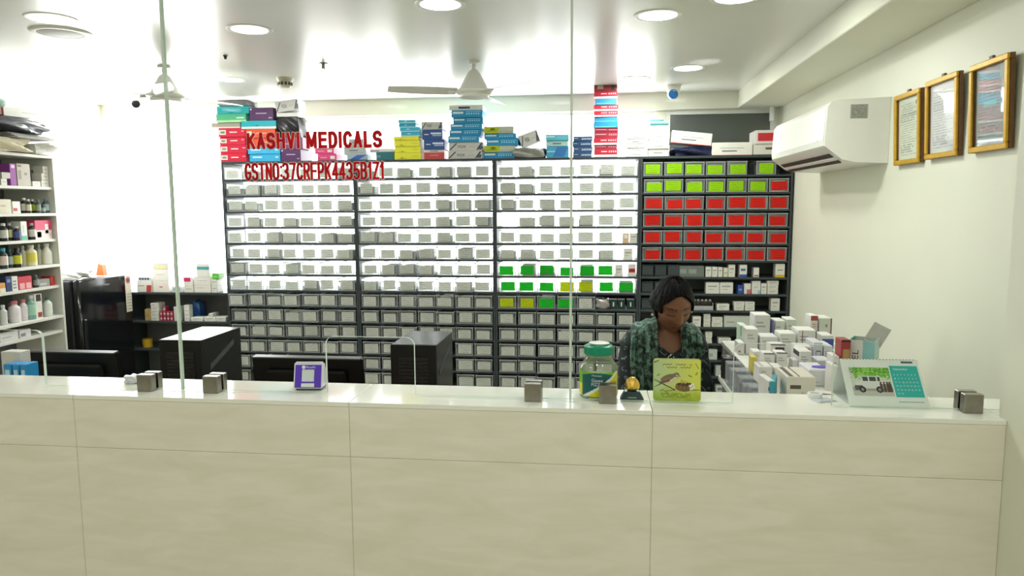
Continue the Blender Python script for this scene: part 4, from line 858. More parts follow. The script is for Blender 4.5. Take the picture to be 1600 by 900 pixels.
def tower(x0, x1, y0, y1, label):
    w_, d, h = x1-x0, y1-y0, .378
    t = thing('computer_tower', label, 'computer', ((x0+x1)/2, (y0+y1)/2, DZ+.0005), group='computer towers on the desk')
    mb = MB(); mb.cbox(-w_/2, w_/2, -d/2+.012, d/2, .012, h, .002); mb.build('case', CASE, t)
    fb = MB(); fb.cbox(-w_/2, w_/2, -d/2, -d/2+.0115, .012, h, .002); f_ = fb.build('bezel', CASE2, t)
    mb = MB(); mb.cbox(-w_*.32, w_*.34, -d/2-.003, -d/2, h*.60, h*.88, .001); mb.build('fan_grille', CASE, f_)
    for i in range(7):
        mb = MB(); mb.box(-w_*.3, w_*.32, -d/2-.005, -d/2-.003, h*.62+i*.0135, h*.62+i*.0135+.005); mb.build('slat', CASE2, f_)
    for zz in (.50, .43): mb = MB(); mb.cbox(-w_*.4, w_*.44, -d/2-.003, -d/2, h*zz, h*zz+.012, .001); mb.build('drive_cover', CASE, f_)
    mb = MB(); mb.cbox(-w_*.42, -w_*.14, -d/2-.003, -d/2, h*.16, h*.40, .001); mb.build('port_panel', mat('case_silver', (120, 122, 124), .3, .6), f_)
    for i in range(3): mb = MB(); mb.lathe([(.004, 0), (.004, .004)], 12); mb.build('button', mat('button_silver', (170, 170, 166), .3, .5), f_, (w_*.1+.02*i, -d/2, h*.3-.012*i), (math.pi/2, 0, 0))
    mb = MB(); mb.prism([(-d*.30, h*.66), (d*.30, h*.84), (d*.30, h*.90), (-d*.30, h*.72)], w_/2-.001, w_/2+.0016, axis='x'); mb.build('side_grip', mat('case_grip', (66, 70, 74), .4), t)
    for sx in (-1, 1):
        for sy in (-1, 1): mb = MB(); mb.lathe([(.012, 0), (.012, .012)], 12); mb.build('foot', CASE2, t, (sx*(w_/2-.025), sy*(d/2-.04), 0))
tower(-1.677, -1.506, 2.57, 2.885, 'black computer tower on the left, behind the glass joint'); tower(-.754, -.583, 2.555, 2.86, 'black computer tower on the right, beside the glass cutout')
# blue and white boxes at the near left end of the desk
for q, (a, b) in enumerate(((1, 14), (15, 26), (27, 37))):
    P0 = atY(a, 575, 2.3); P1 = atY(b, 575, 2.3)
    carton('medicine_box', 'blue topped box, %s from left beside the left monitor' % ORD[q], 'box', P1.x-P0.x-.003, .06, .33, ((P0.x+P1.x)/2, 2.34, DZ+.0005), ('2f94d0', [F(.1, .0, .9, .80, 'd4dcdc'), F(.2, .86, .8, .94, 'bfe0f0')]), 'blue boxes at the desk end')
P0 = atY(27, 560, 2.42); P1 = atY(45, 560, 2.42); carton('carton', 'white carton behind the blue boxes at the far left', 'carton', P1.x-P0.x+.03, .05, .36, ((P0.x+P1.x)/2-.015, 2.405, DZ+.0005), ('d4d2ca', [F(.6+.12*(i % 3), .3+.1*(i//3), .66+.12*(i % 3), .36+.1*(i//3), '8c8c88') for i in range(9)]))

# ================================================================== RIGHT WALL: AIR CONDITIONER AND FRAMED CERTIFICATES
ACW = mat('ac_white', (236, 236, 230), .3, 0, .015)
A0, A1 = 3.47, 4.47
t = thing('air_conditioner', 'white wall-mounted air conditioner on the right wall', 'air conditioner', (0, 0, 0))
prof = [(XR-.001, 2.082), (1.075, 2.075), (1.045, 2.066), (1.030, 2.045), (1.022, 1.90), (1.025, 1.868), (1.045, 1.852), (1.10, 1.81), (1.16, 1.796), (XR-.001, 1.79)]
mb = MB(); mb.prism([(x, z) for x, z in prof], A0+.006, A1, axis='y'); mb.build('body', ACW, t)
mb = MB(); mb.prism([(x, z) for x, z in prof], A0, A0+.0055, axis='y'); mb.build('side_panel', ACW, t)
mb = MB(); mb.prism([(1.030, 2.04), (1.021, 1.90), (1.024, 1.872), (1.0205, 1.872), (1.0165, 1.90), (1.0255, 2.04)], A0+.012, A1-.012, axis='y'); mb.build('front_panel', ACW, t)
SLOT = mat('ac_slot', (52, 48, 42), .5)
for i in range(2):
    x = 1.060+.038*i; z = 1.839-.026*i
    mb = MB(); mb.prism([(x, z-.0005), (x+.020, z-.0145), (x+.0185, z-.0170), (x-.0015, z-.0030)], A0+.06, A1-.06, axis='y'); mb.build('air_slot', SLOT, t)
mb = MB(); mb.prism([(1.083, 1.8200), (1.096, 1.8110), (1.0945, 1.8075), (1.0815, 1.8165)], A0+.05, A1-.05, axis='y'); mb.build('louver', ACW, t)
def sticker(u, v):
    rows = ((v*14) % 1 < .4) & (hash2(np.floor(v*14), np.floor(u*18)) > .25) & (u > .08) & (u < .92)
    c = np.where(rows[..., None], np.array([.45, .46, .44]), np.array([.66, .67, .64])); return c
o = picture('rating_sticker', .075, .062, 28, 28, sticker, t, (1.165, A0-.0006, 1.990))
mb = MB(); mb.lathe([(.004, 0), (.004, .001)], 10); mb.build('indicator', mat('ac_led', (150, 170, 150), .4), t, (1.0175, A0+.10, 1.90), (0, -math.pi/2, 0))

GOLD = mat('gold_moulding', (206, 160, 34), .3, .25, .12, 40); BRN = mat('brown_wood', (112, 72, 40), .4, 0, .15, 30); NAIL = mat('nail', (90, 84, 60), .4, .6)
def certificate(kind):
    def f(u, v):
        base = {0: (.86, .89, .82), 1: (.86, .87, .88), 2: (.60, .67, .67)}[kind]  # third sheet: bluish grey is mostly glass reflection, put into the colour
        c = np.ones(u.shape+(3,))*np.array(base)
        row = np.floor(v*26); ln = ((v*26) % 1 < .42) & (u > .1) & (u < .55+.38*hash2(row, row*0)) & (v < .92) & (v > .06) & (hash2(row, np.floor(u*30)) > .16)
        c[ln] *= {0: .74, 1: .8, 2: .86}[kind]
        if kind == 0: c[(u > .78) & (u < .9) & (v > .86) & (v < .93)] = (.5, .55, .5)
        if kind == 2: c[(v > .50) & (v < .58) & (abs(u-.45) < .2)] = (.55, .78, .78)
        return c
    return f
FRS = [((1402.7, 149), (1442.7, 138), (1395.5, 260.5), 0, 'left of the three gold framed certificates'), ((1452, 128), (1503, 110), (1447, 251), 1, 'middle of the three gold framed certificates'), ((1522, 102.7), (1584, 81), (1512, 242), 2, 'right of the three gold framed certificates, bluish reflection painted in')]
for tl, tr, bl, kd, lb in FRS:
    X = XR-.022; a = atX(*tl, X); b = atX(*tr, X); c = atX(*bl, X)
    W_ = a.y-b.y; zt = (a.z+b.z)/2; zb_ = c.z+.004; yc = (a.y+b.y)/2; H_ = zt-zb_
    t = thing('framed_certificate', lb, 'picture frame', (XR-.002, yc, zb_), (0, math.radians(-2.5), 0), 'framed certificates on the right wall')
    fw, T = .020, .024
    for (y0, y1, z0, z1) in ((-W_/2, W_/2, 0, fw), (-W_/2, W_/2, H_-fw, H_), (-W_/2, -W_/2+fw, fw, H_-fw), (W_/2-fw, W_/2, fw, H_-fw)):
        mb = MB(); mb.cbox(-T, -T+.009, y0, y1, z0, z1, .003); mb.build('moulding', GOLD, t)
        mb = MB(); mb.cbox(-T+.0092, 0, y0, y1, z0, z1, .001); mb.build('rail', BRN, t)
    picture('certificate', W_-2*fw, H_-2*fw, 60, 80, certificate(kd), t, (-.009, 0, fw), (0, 0, -math.pi/2))
    mb = MB(); mb.box(-.0135, -.0115, -W_/2+fw, W_/2-fw, fw, H_-fw); mb.build('glass', clearmat('frame_glass', (1, 1, 1), .008, .02, fk=.2) if 'frame_glass' not in MATS else MATS['frame_glass'], t)
    mb = MB(); mb.cbox(-.014, -.004, -.012, .012, H_, H_+.012, .002); mb.build('hanger', NAIL, t)

# ================================================================== SIDE CABINET WITH THE PILE OF MEDICINE BOXES
SCZ = 1.035
CABM = mat('cabinet_white', (206, 208, 200), .35, 0, .03)
t = thing('side_cabinet', 'white side cabinet near the right wall, heaped with medicine boxes', 'cabinet', (0, 0, 0))
mb = MB(); mb.cbox((.528), .985, 1.985, 3.10, SCZ-.02, SCZ, .002); mb.build('top', CABM, t)
for y in (1.985, 2.53, 3.08): mb = MB(); mb.cbox(.535, .98, y, y+.018, 0, SCZ-.0205, .001); mb.build('divider', CABM, t)
mb = MB(); mb.box(.972, .98, 2.004, 3.079, 0, SCZ-.021); mb.build('back_panel', CABM, t)
for z in (.10, .42, .72):
    for y in (2.0035, 2.5485): mb = MB(); mb.cbox(.54, .971, y, y+.526, z-.018, z, .001); mb.build('shelf', CABM, t)
def pbox(p0, p1, ytop, Y, d, st, desc, yaw=0, zb=SCZ, name='medicine_box'):
    a = atY(p0, 560, Y); b = atY(p1, 560, Y); zt = atY((p0+p1)/2, ytop, Y).z
    w_ = b.x-a.x
    carton(name, desc, 'box', w_-.003, d, max(.02, zt-zb-.0015), ((a.x+b.x)/2, Y+d/2+abs(math.sin(yaw))*w_/2, zb+.0004), st, 'medicine boxes heaped by the right wall', (0, 0, yaw)); return zt
def WS(*p, base='dcdbd6'): return (base, list(p))
LNS = [F(.12, .62, .7, .67, 'a8a8a6'), F(.12, .74, .55, .79, 'a8a8a6')]
DKT = ('T', .02, .0, .98, .22, '3c3c40')
pbox(1230, 1277, 589, 2.14, .14, WS(F(.12, .50, .50, .66, '57544e'), F(.1, .24, .3, .28, 'a8a49c'), F(.52, .0, .62, .38, 'c8c4b8'), ('T', .1, .05, .25, .9, '504c48'), ('T', .42, .05, .48, .95, '6c6864'), base='d8d4c6'), 'large cream box with dark lettering at the front of the heap')
pbox(1199, 1211, 595, 2.13, .09, WS(F(.0, .5, .4, .7, '34508c')), 'small white box with blue mark at the heap front', .1); pbox(1212, 1222, 597, 2.12, .10, WS(base='3c9cac'), 'turquoise box at the front of the heap', -.3)
P = atY(1292, 605, 2.07); carton('medicine_box', 'flat white box with black line by the calendar', 'box', .07, .05, .045, (P.x, 2.06, SCZ+.0004), WS(('T', .05, .02, .95, .2, '2c2c2c')), 'medicine boxes heaped by the right wall', (0, 0, -.35))
pbox(1186, 1208, 573, 2.33, .08, WS(F(.35, .3, .65, .36, '888'*2), F(.2, .7, .5, .74, '989898'), ('T', .1, .1, .4, .9, 'b8b4b8')), 'white box with crossed grey mark in the heap')
pbox(1212, 1227, 576, 2.33, .09, WS(F(.2, .4, .7, .46, 'a8a8ac')), 'plain white box behind the cream box')
zt = pbox(1264, 1296, 578, 2.33, .12, WS(F(.1, .2, .6, .26, 'b4b4bc'), base='d6d6da'), 'wide white box with purple swoosh on top')
P = atY(1284, 577, 2.37); mb = MB(); mb.lathe([(.002, .0015), (.030, .0015), (.031, 0)], 24); o = mb.build('medicine_leaflet', M_('4a34b4', .35), None, (P.x, 2.372, zt+.0006)); o.scale = (1, .6, 1); tag(o, 'purple oval leaflet lying on the wide white box', 'leaflet')
pbox(1174, 1184, 558, 2.48, .05, WS(F(.2, .5, .8, .56, 'a89c40'), base='ccc054'), 'yellow upright box at the left of the heap')
pbox(1193, 1211.5, 553, 2.50, .07, WS(DKT, *LNS), 'white box with dark top edge, left of a pair'); pbox(1213, 1231.5, 552, 2.50, .07, WS(DKT, F(.7, .1, .85, .2, '707074'), *LNS), 'white box with dark top edge, right of a pair')
pbox(1238, 1248, 562, 2.49, .05, WS(base='d4d4d2'), 'low white box between the pair and the cube')
pbox(1249, 1269, 549, 2.49, .09, WS(('L', .1, .75, .9, .95, '34343a'), F(.35, .45, .5, .58, '8c8c90'), *LNS), 'white cube with dark side band in the heap')
pbox(1277, 1300, 563, 2.49, .08, WS(F(.2, .4, .7, .5, 'a4a4b4'), base='d2d2d8'), 'low white box before the circle box')
pbox(1176, 1190, 549, 2.62, .06, WS(*LNS), 'small white box behind the yellow box'); pbox(1203, 1228, 539, 2.62, .07, WS(DKT, F(.3, .7, .9, .9, '3c3c44')), 'white box with black flap behind the pair'); 
pbox(1243, 1268, 541, 2.62, .07, WS(F(.3, .5, .42, .8, 'a83c54'), F(.6, .5, .9, .9, 'c87c8c')), 'white box with small pink marks')
RING = [F(.30, .30, .8, .34, '4c4c58'), F(.30, .62, .8, .66, '4c4c58'), F(.26, .34, .31, .62, '4c4c58'), F(.79, .34, .84, .62, '4c4c58')]
pbox(1270, 1285.5, 535, 2.62, .10, WS(*RING, base='ccccd4'), 'pale box with dark ring mark'); pbox(1286, 1301, 540, 2.62, .10, WS(*[F(.15, .3+.1*i, .7, .34+.1*i, 'a8acb4') for i in range(5)], base='d6d8dc'), 'white box with rows of print beside the ring box')
pbox(1152, 1163, 535, 2.80, .07, WS(F(.1, .2, .4, .35, 'a85c54')), 'tall white box at the left edge of the heap'); pbox(1164.5, 1184, 514, 2.80, .09, WS(*LNS), 'tallest white box on the left of the heap')
pbox(1187, 1215, 526, 2.78, .09, WS(*LNS, base='d6d6d4'), 'wide white box in the middle of the heap'); pbox(1217, 1243, 521, 2.78, .09, WS(*LNS), 'second wide white box in the middle of the heap'); pbox(1245, 1275, 516, 2.78, .10, WS(F(.22, .0, .26, 1, 'a8484c'), F(.95, 0, 1, 1, '5c4448'), *LNS), 'white box with red stripe in the heap'); pbox(1283, 1302, 524, 2.78, .09, WS(F(0, .0, 1, .85, '4454a4'), F(.0, .0, .5, .7, 'd0d4dc')), 'white box with blue foot in the heap')
pbox(1155, 1166, 508, 2.97, .08, WS(F(.0, .5, .5, .95, '88b894'), base='c8d8c8'), 'pale green box at the far left of the heap'); pbox(1177, 1202, 492, 2.97, .10, WS(*LNS), 'top white box at the back left of the heap'); pbox(1205, 1208, 500, 2.96, .06, WS(base='7c74a4'), 'thin violet box at the back of the heap')
pbox(1209, 1225, 501, 2.97, .09, WS(*LNS, base='d4d8d0'), 'back white box with grey top, left of a pair'); pbox(1227, 1243, 499, 2.97, .09, WS(*LNS, base='d4d8d0'), 'back white box with grey top, right of a pair'); pbox(1264, 1276, 493, 2.97, .08, WS(F(0, .85, 1, 1, 'a84c48'), *[F(.2, .4+.08*i, .8, .43+.08*i, 'c88c88') for i in range(5)]), 'tall white box with red top at the back'); pbox(1277, 1298, 497, 2.97, .10, WS(F(.9, 0, 1, 1, '7c5450'), F(.5, .7, .65, .8, '909090'), base='d0d2c8'), 'beige white box at the back right of the heap')
# open teal and white carton and the red and gold box near the wall
P = atY(1362, 540, 2.34); t = thing('open_carton', 'open teal and white carton lettered KTEL near the wall', 'carton', (P.x, 2.40, SCZ+.0005), (0, 0, math.radians(-28)))
w_, d, h = .075, .085, atY(1350, 533, 2.36).z-SCZ
for (x0, x1, y0, y1, c, nm) in ((-w_/2, w_/2, -d/2, -d/2+.002, 'd8dad4', 'front_wall'), (-w_/2, w_/2, d/2-.002, d/2, 'c0c4bc', 'back_wall'), (-w_/2, -w_/2+.002, -d/2+.002, d/2-.002, '2c9c8c', 'side_wall'), (w_/2-.002, w_/2, -d/2+.002, d/2-.002, 'b4ccc8', 'side_wall')):
    mb = MB(); mb.box(x0, x1, y0, y1, 0, h); mb.build(nm, M_(c), t)
mb = MB(); mb.box(-w_/2+.002, w_/2-.002, -d/2+.002, d/2-.002, 0, .002); mb.build('bottom', M_('c0c4bc'), t)
mb = MB(); mb.box(0, .055, -.001, .001, 0, .07); mb.build('flap', M_('b4b4ac'), t, (-.01, d/2-.004, h-.01), (math.radians(-25), math.radians(25), 0))
mb = MB(); mb.box(-.045, 0, -.03, .03, 0, .0015); mb.build('flap', M_('2c9c8c'), t, (-w_/2, -.01, h-.001), (0, math.radians(-60), 0))
mb = MB(); mb.box(-w_/2+.001, -.0, -d/2-.0008, -d/2, 0, h); mb.build('printed_panel', M_('dedfda'), t); mb = MB(); mb.box(.002, w_/2-.001, -d/2-.0008, -d/2, 0, h); mb.build('printed_panel', M_('8cc0c0'), t)
text('KTEL', 0, 0, .075, .018, M_('34343c'), t, 0, 0, 'lettering', (0, -math.pi/2, 0)).location = (-.010, -d/2-.001, h-.105)
pbox(1313, 1329, 531, 2.34, .06, WS(F(.2, .25, .9, .8, 'a8884c'), F(0, 0, 1, .3, 'b03434'), F(.0, .96, 1, 1, '181818'), base='9c2c30'), 'red and gold box beside the open teal carton')
pbox(1302, 1312, 556, 2.34, .07, WS(*LNS), 'white box left of the red and gold box'); pbox(1303, 1312, 572, 2.20, .08, WS(F(.4, .1, .8, .6, '444448')), 'white box with dark print behind the calendar')
# ledge with clear boxes left of the cabinet
t = thing('side_bench', 'low bench with clear boxes left of the side cabinet', 'bench', (0, 0, 0))
mb = MB(); mb.cbox(.468, .524, 2.02, 2.80, .935, .955, .002); mb.build('top', CABM, t)
for y in (2.03, 2.56): mb = MB(); mb.cbox(.472, .520, y, y+.02, 0, .9345, .002); mb.build('leg', CABM, t)
for q in range(8):
    mb = MB(); mb.cbox(-.024, .024, -.03, .03, 0, .075+.008*(q % 3), .002); o = tag(mb.build('clear_box', clearmat('clear_box_plastic', (.85, .87, .88), .06, .1, .3, (.6, .63, .66)) if 'clear_box_plastic' not in MATS else MATS['clear_box_plastic'], None, (.496, 2.12+.075*q, .9555)), 'clear plastic box, %s from the counter, on the low bench' % ORD[q], 'box', 'clear boxes on the low bench')
    mb = MB(); mb.cbox(-.016, .016, -.032, -.0302, .015, .05, .0003); mb.build('label_card', M_(('c8ccd0', '3c4454', 'd4d4d0', '8c9098', 'c4c8cc', '2c343c', 'd8d8d4', 'b8bcc0')[q]), o)
crumple('plastic_bag', .05, .07, .085, (.496, 2.745, .9555), blk, 'black shiny bag on the low bench beside the heap', 'bag', 71, .15)

# ================================================================== THINGS ON THE COUNTER
# payment sound box
P = atZ(487, 606, CZ); t = thing('payment_speaker', 'purple and white payment speaker stand on the counter', 'payment speaker', (-.79, 1.895, CZ+.0005), (0, 0, math.radians(6)))
PWH = mat('glossy_white', (228, 228, 234), .22, 0, .02); PUR = mat('purple_panel', (84, 40, 190), .3, 0, .03)
side = [(-.028, .008), (-.010, .074), (-.005, .077), (.004, .075), (.020, .045), (.034, .010), (.034, .006), (-.026, .006)]
bm = bmesh.new(); v0 = [bm.verts.new((-.041, y, z)) for y, z in side]; f0 = bm.faces.new(v0); r = bmesh.ops.extrude_face_region(bm, geom=[f0])
for e_ in r['geom']:
    if isinstance(e_, bmesh.types.BMVert): e_.co.x = .041
bmesh.ops.recalc_face_normals(bm, faces=bm.faces); bmesh.ops.bevel(bm, geom=list(bm.edges), offset=.004, segments=3, affect='EDGES'); mb = MB(); mb.bm(bm); body = mb.build('body', PWH, t, smooth=True)
mb = MB(); mb.cbox(-.036, .036, -.022, .030, 0, .007, .002); mb.build('foot', mat('foot_grey', (70, 70, 84), .4), t)
ang = math.atan2(.018, .066)
fp = link('front_panel', None, t, (0, -.0285, .010), (-ang, 0, 0)); bpy.data.objects.remove(fp)
mb = MB(); mb.cbox(-.036, .036, -.0012, .0004, 0, .062, .0004); fp = mb.build('front_panel', PUR, t, (0, -.0288, .0095), (-ang, 0, 0))
mb = MB(); mb.cbox(-.017, .017, -.002, -.0012, .016, .049, .0003); mb.build('code_field', mat('code_white', (214, 218, 220), .4), fp)
mb = MB(); mb.cbox(-.018, .018, -.002, -.0012, .001, .0115, .0003); mb.build('name_strip', PWH, fp)
mb = MB(); mb.lathe([(.005, 0), (.005, .0008)], 20); mb.build('logo_disc', PWH, fp, (-.013, -.0012, .0555), (math.pi/2, 0, 0))
text('PhonePe', -.006, .0525, .026, .006, PWH, fp, -.0014, 0, 'lettering')
# clear jar with green lid
jx, jy = .008, 1.9005
t = thing('plastic_jar', 'clear plastic jar with green lid and green and yellow label', 'jar', (jx, jy, CZ+.0005)); t.scale = (1, 1, .9)
JARM = clearmat('jar_plastic', (.86, .88, .84), .07, .06, .10, (.62, .66, .55))
mb = MB(); mb.lathe([(.046, 0), (.050, .003), (.0515, .012), (.0515, .082), (.050, .090), (.038, .108), (.034, .114), (.034, .128)], 40); mb.build('body', JARM, t, smooth=True)
LID = mat('green_lid', (0, 140, 106), .3, 0, .04)
mb = MB(); mb.lathe([(.0385, .125), (.0395, .127), (.0395, .147), (.037, .150), (.030, .152), (.028, .156), (.0, .157)], 40); mb.build('lid', LID, t, smooth=True)
mb = MB(); mb.lathe([(.0, .157), (.026, .1566), (.0262, .1580), (.0, .1590)], 32); mb.build('lid_disc', mat('lid_disc', (206, 208, 192), .35), t, smooth=True)
mb = MB(); mb.lathe([(.0, .004), (.047, .004), (.0475, .060), (.0, .066)], 28); mb.build('contents', mat('jar_contents', (120, 150, 40), .5, 0, .25, 90), t, smooth=True)
def jarlabel(u, v):
    c = np.ones(u.shape+(3,))*np.array((.47, .74, .12))
    c[:] = np.where((v < .5)[..., None], np.array((.86, .84, .10)), c)
    top = .98-.35*np.abs(u-.5)**1.5*1.6
    teal = (u > .14) & (u < .88) & (v < top) & (v > (1.25*u-.42)) & (v > .28*u-.02)
    c[teal] = (.04, .35, .36)
    sw = 1.25*(u-.02)**1.25-.16
    c[(np.abs(v-sw) < .065) & (u > .12)] = (.90, .92, .90)
    below = v < sw-.065; c[below & (u > .10)] = (.88, .84, .06)
    c[below & (u < .52) & (v < .38) & (v > .26)] = (.90, .58, .12)
    return c
def jb(R_, span, z0, z1):
    def b(u, v): a = (u-.5)*span-math.radians(4); return R_*np.sin(a), -R_*np.cos(a), z0+(z1-z0)*v
    return b
picture('label', 1, 1, 70, 46, jarlabel, t, bend=jb(.0521, 2.5, .008, .080))
def bent_text(body, a0, z0, wd, ht, R_, m_, parent):
    me = text_mesh(body, wd, ht, 0, m_)
    for v in me.vertices:
        a = a0+v.co.x/R_; rr = R_-v.co.y; v.co = (rr*math.sin(a), -rr*math.cos(a), v.co.z)
    return link('lettering', me, parent, (0, 0, z0))
bent_text('Himalaya', -.34, .068, .026, .0055, .0526, PWH, t); bent_text('Gasex', -.36, .053, .030, .009, .0526, PWH, t); bent_text('FIZZ', -.36, .041, .022, .009, .0526, PWH, t)
# gold drop trophy
t = thing('trophy', 'small gold faceted trophy on a dark base beside the jar', 'trophy', (.094, 1.866, CZ+.0005)); t.scale = (1.02, .9, .88)
BASE = mat('trophy_base', (38, 62, 66), .25, 0, .05)
mb = MB(); mb.prism([(-.030, 0), (.030, 0), (.030, .003), (.018, .026), (-.018, .026), (-.030, .003)], -.014, .014); mb.build('base', BASE, t)
mb = MB(); mb.box(-.011, .011, -.0148, -.0140, .007, .010); mb.build('name_plate', mat('plate_grey', (150, 170, 170), .4), t)
bm = bmesh.new(); bmesh.ops.create_icosphere(bm, subdivisions=2, radius=.0195); rnd = random.Random(4)
for v in bm.verts:
    k_ = 1+.10*rnd.uniform(-1, 1); v.co *= k_
    if v.co.z > 0: v.co.z *= 1.35; s_ = 1-.35*(v.co.z/.026)**2; v.co.x *= s_; v.co.y *= s_
    v.co.y *= .8
mb = MB(); mb.bm(bm); mb.build('gold_drop', mat('polished_gold', (240, 196, 96), .3, .85, .1, 60), t, (0, 0, .043))
# bird plaque
def plaque(u, v):
    x = u; y = v; c = np.zeros(u.shape+(3,))
    g1 = np.array((.72, .80, .62)); g2 = np.array((.86, .86, .36)); g3 = np.array((.60, .70, .16))
    k1 = np.clip(x*1.1, 0, 1)[..., None]; c = g1*(1-k1)+g2*k1
    nz = np.sin(x*13+2*np.sin(y*9))*np.sin(y*11+1.7*np.sin(x*7)); k2 = np.clip((.34-y)*2.4+.18*nz, 0, 1)[..., None]; c = c*(1-k2)+g3*k2
    def ell(cx, cy, a, b, rot, col, soft=0):
        dx, dy = x-cx, y-cy; p = dx*math.cos(rot)+dy*math.sin(rot); q = -dx*math.sin(rot)+dy*math.cos(rot); m_ = (p/a)**2+(q/b)**2 < 1; c[m_] = col
    def line(x0, y0, x1, y1, w0, w1, col):
        dx, dy = x1-x0, y1-y0; tt = np.clip(((x-x0)*dx+(y-y0)*dy)/(dx*dx+dy*dy), 0, 1); d_ = np.hypot(x-x0-tt*dx, y-y0-tt*dy); c[d_ < w0+(w1-w0)*tt] = col
    br = (.34, .25, .16)
    for a in ((.02, .93, .10, .97, .02, .01), (.90, .90, .96, .78, .008, .006)): line(*a, (.5, .42, .2))
    line(.02, .50, .18, .42, .010, .012, br); line(.02, .33, .18, .42, .008, .012, br); line(.16, .42, .46, .26, .013, .012, br); line(.22, .22, .46, .26, .006, .010, br); line(.70, .25, .99, .27, .012, .008, br)
    ell(.34, .53, .21, .105, .38, (.72, .64, .50)); ell(.36, .51, .17, .075, .38, (.84, .76, .62)); ell(.30, .555, .17, .07, .42, (.44, .44, .36)); line(.14, .42, .30, .50, .02, .05, (.36, .36, .30)); ell(.27, .52, .12, .03, .36, (.62, .42, .28))
    ell(.48, .625, .068, .055, .2, (.46, .46, .36)); ell(.50, .61, .03, .022, 0, (.80, .72, .58)); ell(.515, .63, .010, .009, 0, (.05, .05, .05)); line(.54, .61, .575, .575, .010, .003, (.25, .22, .18))
    ell(.66, .335, .20, .115, 0, (.48, .38, .24)); ell(.66, .40, .18, .045, 0, (.30, .22, .13))
    for i in range(9): line(.48+.042*i, .30, .52+.04*i, .40, .004, .004, (.34, .26, .16) if i % 2 else (.60, .50, .32))
    ell(.61, .46, .036, .038, 0, (.72, .66, .30)); ell(.68, .45, .032, .034, 0, (.76, .70, .32)); ell(.60, .50, .014, .016, 0, (.90, .60, .20))
    for px_, py_ in ((.79, .36), (.84, .40), (.86, .33), (.81, .29)): ell(px_, py_, .036, .032, 0, (.93, .91, .84)); ell(px_, py_, .010, .010, 0, (.86, .78, .36))
    for px_, py_, rr in ((.10, .62, .6), (.78, .60, -.4), (.18, .25, .4), (.30, .18, -.5), (.92, .66, 1.1)): ell(px_, py_, .05, .017, rr, (.50, .62, .18))
    def script(yc, x0, x1, sd, col):
        ph = x*85+sd; w_ = .010*np.sin(ph)+.006*np.sin(ph*2.3+1); gap = np.sin(x*21+sd*2) > -.75
        m_ = (np.abs(y-yc-w_) < .0095) & (x > x0) & (x < x1) & gap; c[m_] = col
    script(.875, .18, .82, 1., (.50, .34, .26)); script(.805, .19, .80, 3., (.46, .36, .28))
    for i, yy in enumerate((.165, .125, .085)): script(yy, .15, .80, 5.+i, (.46, .48, .16))
    return c
t = thing('bird_plaque', 'square green plaque with a bird feeding chicks in a nest', 'plaque', (.2085, 1.860, CZ+.0005), (math.radians(-4), 0, math.radians(1)))
pw = .118
def rrect(w_, h, r, n=5):
    p = []
    for cx, cy, a0 in ((w_/2-r, r, -90), (w_/2-r, h-r, 0), (-w_/2+r, h-r, 90), (-w_/2+r, r, 180)):
        for i in range(n+1): a = math.radians(a0+90*i/n); p.append((cx+r*math.cos(a), cy+r*math.sin(a)))
    return p
mb = MB(); mb.prism(rrect(pw+.003, .1095, .007), 0, .005); mb.build('board', M_('b4bc5c', .35), t)
def clip_round(u, v):
    r = .055; x = (u-.5)*1.0; y = v-.5; k_ = .5-r
    X, Y = x.copy(), y.copy(); cor = (np.abs(x) > k_) & (np.abs(y) > k_)
    dx, dy = np.abs(x)-k_, np.abs(y)-k_; m_ = np.maximum(dx, dy); L_ = np.hypot(dx, dy)+1e-9; s_ = np.where(cor, m_/L_, 1)
    X = np.where(cor, np.sign(x)*(k_+dx*s_), x); Y = np.where(cor, np.sign(y)*(k_+dy*s_), y)
    return X*pw, np.zeros_like(X)-.0004, (Y+.5)*.107+.001
picture('bird_print', pw, .117, 110, 110, plaque, t, bend=clip_round)
mb = MB(); mb.prism([(-.02, 0), (.02, 0), (.004, .07), (-.004, .07)], 0, .002); mb.build('prop', M_('8c9440'), t, (0, .004, .004), (math.radians(-22), 0, 0))
# tent calendar
t = thing('desk_calendar', 'white tent calendar with a van photo and teal month panel', 'calendar', (.728, 1.8515, CZ+.0005), (0, 0, math.radians(1)))
CW, CL_, CT = .192, .135, math.radians(40)
CALW = mat('calendar_card', (226, 232, 226), .4, 0, .02)
mb = MB(); mb.box(-CW/2, CW/2, -.0006, .0006, 0, CL_); fp = mb.build('front_sheet', CALW, t, (0, 0, 0), (-CT, 0, 0))
yy, zz = CL_*math.sin(CT), CL_*math.cos(CT)
mb = MB(); mb.quad((-CW/2, yy, zz), (CW/2, yy, zz), (CW/2, yy+.05, 0), (-CW/2, yy+.05, 0)); mb.quad((-CW/2, yy+.001, zz), (CW/2, yy+.001, zz), (CW/2, yy+.051, 0), (-CW/2, yy+.051, 0)); mb.build('back_sheet', CALW, t)
mb = MB(); mb.box(-CW/2, CW/2, .001, yy+.05, 0, .001); mb.build('base_sheet', CALW, t)
for i in range(22): mb = MB(); mb.lathe([(.0022, 0), (.0022, .0015)], 8); mb.build('wire_loop', STEEL, t, (-CW/2+.010+i*(CW-.02)/21, yy, zz-.001))
